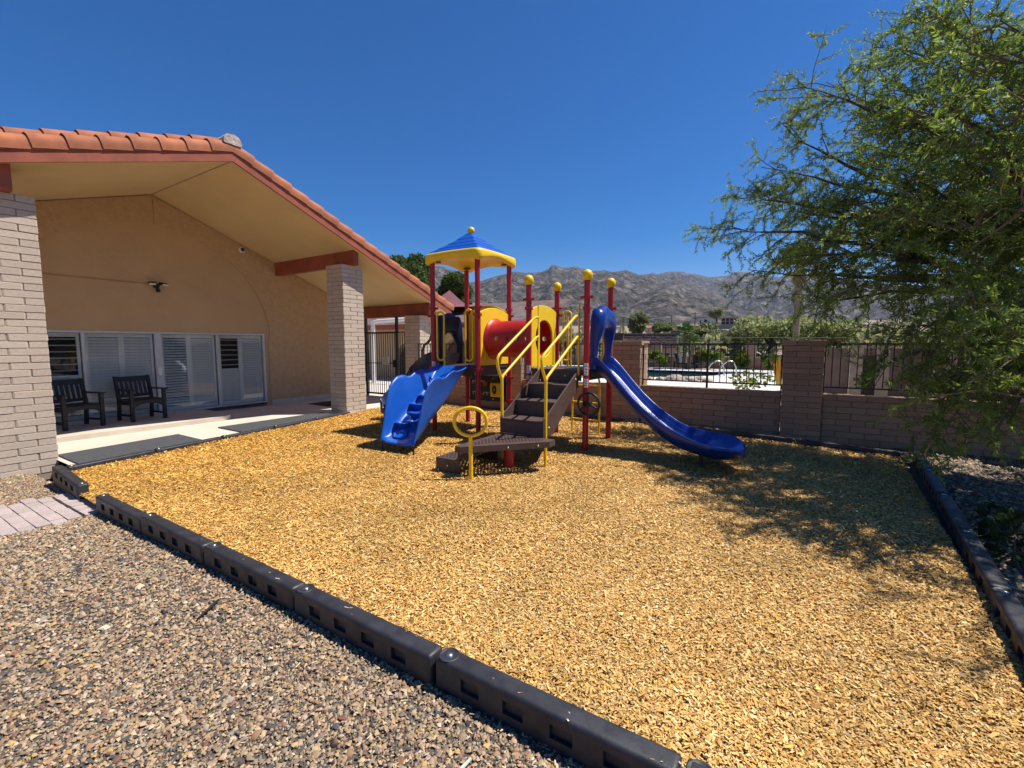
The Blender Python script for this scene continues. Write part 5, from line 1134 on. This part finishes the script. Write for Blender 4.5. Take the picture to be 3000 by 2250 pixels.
def hip(label, px0, px1, pyt, pye, pyb, d, wallm=ADOBE, roofm=None, nm='tile_roof_house'):
    t, A, u, nv, L, zt, zb, P, bx = house(nm, label, px0, px1, pye, pyb, d, wallm, roofm); ze = zt; zr = at((px0+px1)/2, pyt, d).z; D_ = max(5, L*.6)
    bx(.4, L-.4, .4, D_, zb, ze).build('wall', wallm, t)
    h = L*.28; r = MB().add([P(-.3, -.3, ze), P(L+.3, -.3, ze), P(L+.3, D_+.3, ze), P(-.3, D_+.3, ze), P(h, D_/2, zr), P(L-h, D_/2, zr), P(-.3, -.3, ze-.2), P(L+.3, -.3, ze-.2), P(L+.3, D_+.3, ze-.2), P(-.3, D_+.3, ze-.2)], [(0, 1, 5, 4), (1, 2, 5), (2, 3, 4, 5), (3, 0, 4), (0, 6, 7, 1), (1, 7, 8, 2), (2, 8, 9, 3), (3, 9, 6, 0), (6, 9, 8, 7)])
    r = r.build('roof', roofm or ORT, t)
    k = MB(); 
    for i in range(6): 
        f = (i+.5)/6; y0 = -.3+(D_/2+.3)*f; z0 = ze+(zr-ze)*f; xa = -.3+(h+.3)*f; k.tube([P(xa, y0, z0+.03), P(L-xa, y0, z0+.03)], .05*L/10, 4)
    k.build('tile_courses', roofm or ORT, r)
    for s in (L*.25, L*.65): f = bx(s, s+L*.12, .36, .399, ze-1.7, ze-.6).build('window', WHITE, t); bx(s+.08, s+L*.12-.08, .33, .359, ze-1.6, ze-.7).build('pane', DARK, f)
    return t
hip('far house with an orange tile roof among the trees', 1890, 1920, 953, 960, 970, 190); hip('orange tiled hip roof house above the red tunnel', 1478, 1552, 921, 944, 965, 55); hip('red tiled roof behind the playground canopy posts', 1330, 1440, 880, 905, 950, 42)
t, A, u, nv, L, zt, zb, P, bx = house('white_flat_house', 'long white flat-roofed house among far trees', 1972, 2026, 957, 966, 230, WHITE, WHITE); bx(0, L, 0, 8, zb+1, zt-.6).build('wall', ADOBE, t); bx(-.6, L+.6, -1, 9, zt-.6, zt).build('roof', WHITE, t)
t, A, u, nv, L, zt, zb, P, bx = house('grey_flat_house', 'grey flat-roofed house with roof vents above the pool house', 1925, 1992, 967, 976, 150, WHITE, WHITE); bx(0, L, 0, 8, zb+1, zt-.3).build('wall', mat('grey_wall', (.10, .10, .10), .9), t); rfo = bx(-.4, L+.4, -.5, 9, zt-.3, zt).build('roof', GREYC, t); bx(L*.45, L*.5, 1, 2, zt, zt+.9).build('roof_vent', WHITE, rfo)
t, A, u, nv, L, zt, zb, P, bx = house('eave_house', 'tan house with a thin white eave beside the slide hood', 1760, 1815, 958, 985, 90, WHITE, WHITE); bx(.5, L-.8, .5, 8, zb+3, zt-.3).build('wall', ADOBE, t); bx(0, L, -.5, 8.4, zt-.3, zt).build('roof', WHITE, t)
# terraced hotel
t, A, u, nv, L, zt, zb, P, bx = house('terraced_hotel', 'long two-storey brown hotel with open terraces on the hillside', 2112, 2200, 929, 950, 600, HOTEL, HOTEL, depth=12)
H_ = zt-A.z; bx(0, L, 3, 14, zb, zt-1.).build('wall', HOTEL, t); bx(-1, L+1, -1, 15, zt-.9, zt).build('roof', mat('hotel_roof', (.42, .27, .20), .9), t); bx(-6, L+1, -2, 15, zb-6, A.z-.3).build('terrace', mat('hotel_stone', (.22, .19, .17), .9), t)
for lv_ in range(2):
    z0 = A.z+lv_*(H_-1)/2; bx(0, L, -.5, 3, z0-.3, z0+.1).build('floor_slab', ADOBE, t)
    for k in range(8): 
        s = k*(L-1)/7; bx(s, s+.8, -.4, .5, z0+.1, z0+(H_-1)/2-.3).build('pillar', mat('hotel_pillar', (.45, .27, .21), .9), t)
        if k < 7: w_ = bx(s+1.2, s+(L-1)/7-.4, 2.7, 2.99, z0+.4, z0+(H_-1)/2-.6).build('window', DARK, t)
t, A, u, nv, L, zt, zb, P, bx = house('white_arch_house', 'pale grey house with a dark arch beside the terraced hotel', 2048, 2098, 933, 946, 560, WHITE, WHITE); bx(0, L, 0, 10, zb-4, zt).build('wall', GREYC, t); bx(-.4, L+.4, -.4, 10.4, zt, zt+.5).build('roof', GREYC, t)
MB().prism([(0, 0), (0, 0), (1, 0)], 0, .1).v; c_ = P(L*.35, -.15, A.z+1.5); MB().lathe([(.0001, 0), (2.4, 0)], c_, 14, 'y').build('arch_window', DARK, t); bx(L*.05, L*.12, -.2, -.01, A.z-1, zt-2).build('window', DARK, t)
# utility poles
for (px, pt, d, lab) in ((2037, 915, 230, 'tall dark utility pole in front of the pale arch house'), (1826, 930, 260, 'thin dark utility pole above the dark box building'), (1968, 925, 330, 'slim far utility pole between the trees')):
    p = at(px, pt, d); g0 = float(terr(np.array([p.x]), np.array([p.y]))[0]); t = thing('utility_pole', lab, 'pole', (p.x, p.y, g0), 'far utility poles'); MB().tube([(p.x, p.y, g0-1), p], [.22*d/200, .16*d/200], 6).build('shaft', mat('pole_wood', (.06, .045, .035), .9), t); MB().box(p-Vector((0, 0, .8)), (2.2, .15, .15), rz=YAW).build('crossarm', MATS['pole_wood'], t)
# tennis-court fence behind the garden
tf = thing('court_fence', 'tall thin wire court fence with dark posts beyond the garden', 'fence', (-2, 52, 0)); b = MB(); 
for px in np.arange(1990, 2480, 44): p = at(px, 1000, 52); b.tube([(p.x, p.y, -.3), (p.x, p.y, at(px, 989, 52).z)], .03, 5)
b.build('posts', BLACKM, tf); a_ = at(1985, 989, 52); c_ = at(2480, 989, 52); MB().tube([a_, c_], .022, 4).build('top_wire', STEEL, tf)
# shade canopies
def peak(label, px, pyt, pye, w_px, d, m, gs=.55):
    c_ = at(px, pyt, d); ze = at(px, pye, d).z; hw = w_px*d/CF/2; t = thing('shade_canopy', label, 'canopy', (c_.x, c_.y, 0)); P = []
    for k in np.linspace(0, 1, 9):
        s = hw*k**.9; z = c_.z+(ze-c_.z)*(1-(1-k)**1.7); P.append([(c_.x+s*math.cos(YAW+q)*1.41, c_.y+s*math.sin(YAW+q)*1.41, z) for q in (math.pi/4, 3*math.pi/4, 5*math.pi/4, 7*math.pi/4)])
    MB().grid(P, True).build('fabric', m, t, solid=.02); b = MB()
    for q in range(4): b = MB().tube([(P[-1][q][0], P[-1][q][1], -.3), P[-1][q]], .05, 8).build('leg', BLACKM, t)
peak('maroon peaked shade canopy showing behind the low end of the tile roof', 1317, 851, 905, 150, 22, MARO); peak('grey peaked shade canopy showing above the red tunnel', 1549, 903, 947, 120, 30, GREYC)
# block enclosure behind the tree
rm = thing('block_enclosure', 'block enclosure with beige square posts and walls coloured dark for shade behind the tree', 'wall', (5, 15, 0))
MB().bb(.9, 16, 16.5, 16.7, -.1, 1.5).build('back_wall', mat('enclosure_shade_dark', (.15, .10, .075), .9, .15, 3), rm)  # block colour darkened so the space behind the fence looks shaded
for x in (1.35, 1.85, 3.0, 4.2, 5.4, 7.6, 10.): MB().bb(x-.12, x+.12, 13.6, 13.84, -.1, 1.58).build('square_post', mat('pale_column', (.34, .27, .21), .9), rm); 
MB().bb(1.47, 1.73, 13.68, 13.76, -.1, 1.35).build('panel', mat('panel_shade_dark', (.05, .035, .028), .9), rm); MB().bb(3.12, 4.08, 13.68, 13.76, -.1, 1.35).build('panel', MATS['panel_shade_dark'], rm); MB().bb(5.52, 7.48, 13.68, 13.76, -.1, 1.45).build('panel', MATS['enclosure_shade_dark'], rm)  # panels also coloured dark to read as shade behind the fence

# ================================================================== haze
hm = bpy.data.materials.new('haze_air'); hm.use_nodes = True; n_ = hm.node_tree.nodes; n_.clear(); o_ = n_.new('ShaderNodeOutputMaterial'); pv_ = n_.new('ShaderNodeVolumePrincipled')
pv_.inputs['Color'].default_value = (.62, .74, 1., 1); pv_.inputs['Density'].default_value = 4.2e-5; pv_.inputs['Anisotropy'].default_value = .2; hm.node_tree.links.new(pv_.outputs[0], o_.inputs['Volume'])
hz_ = MB().bb(-9800, 7500, -3000, 9800, -30, 1260).build('haze', hm); hz_['kind'] = 'stuff'
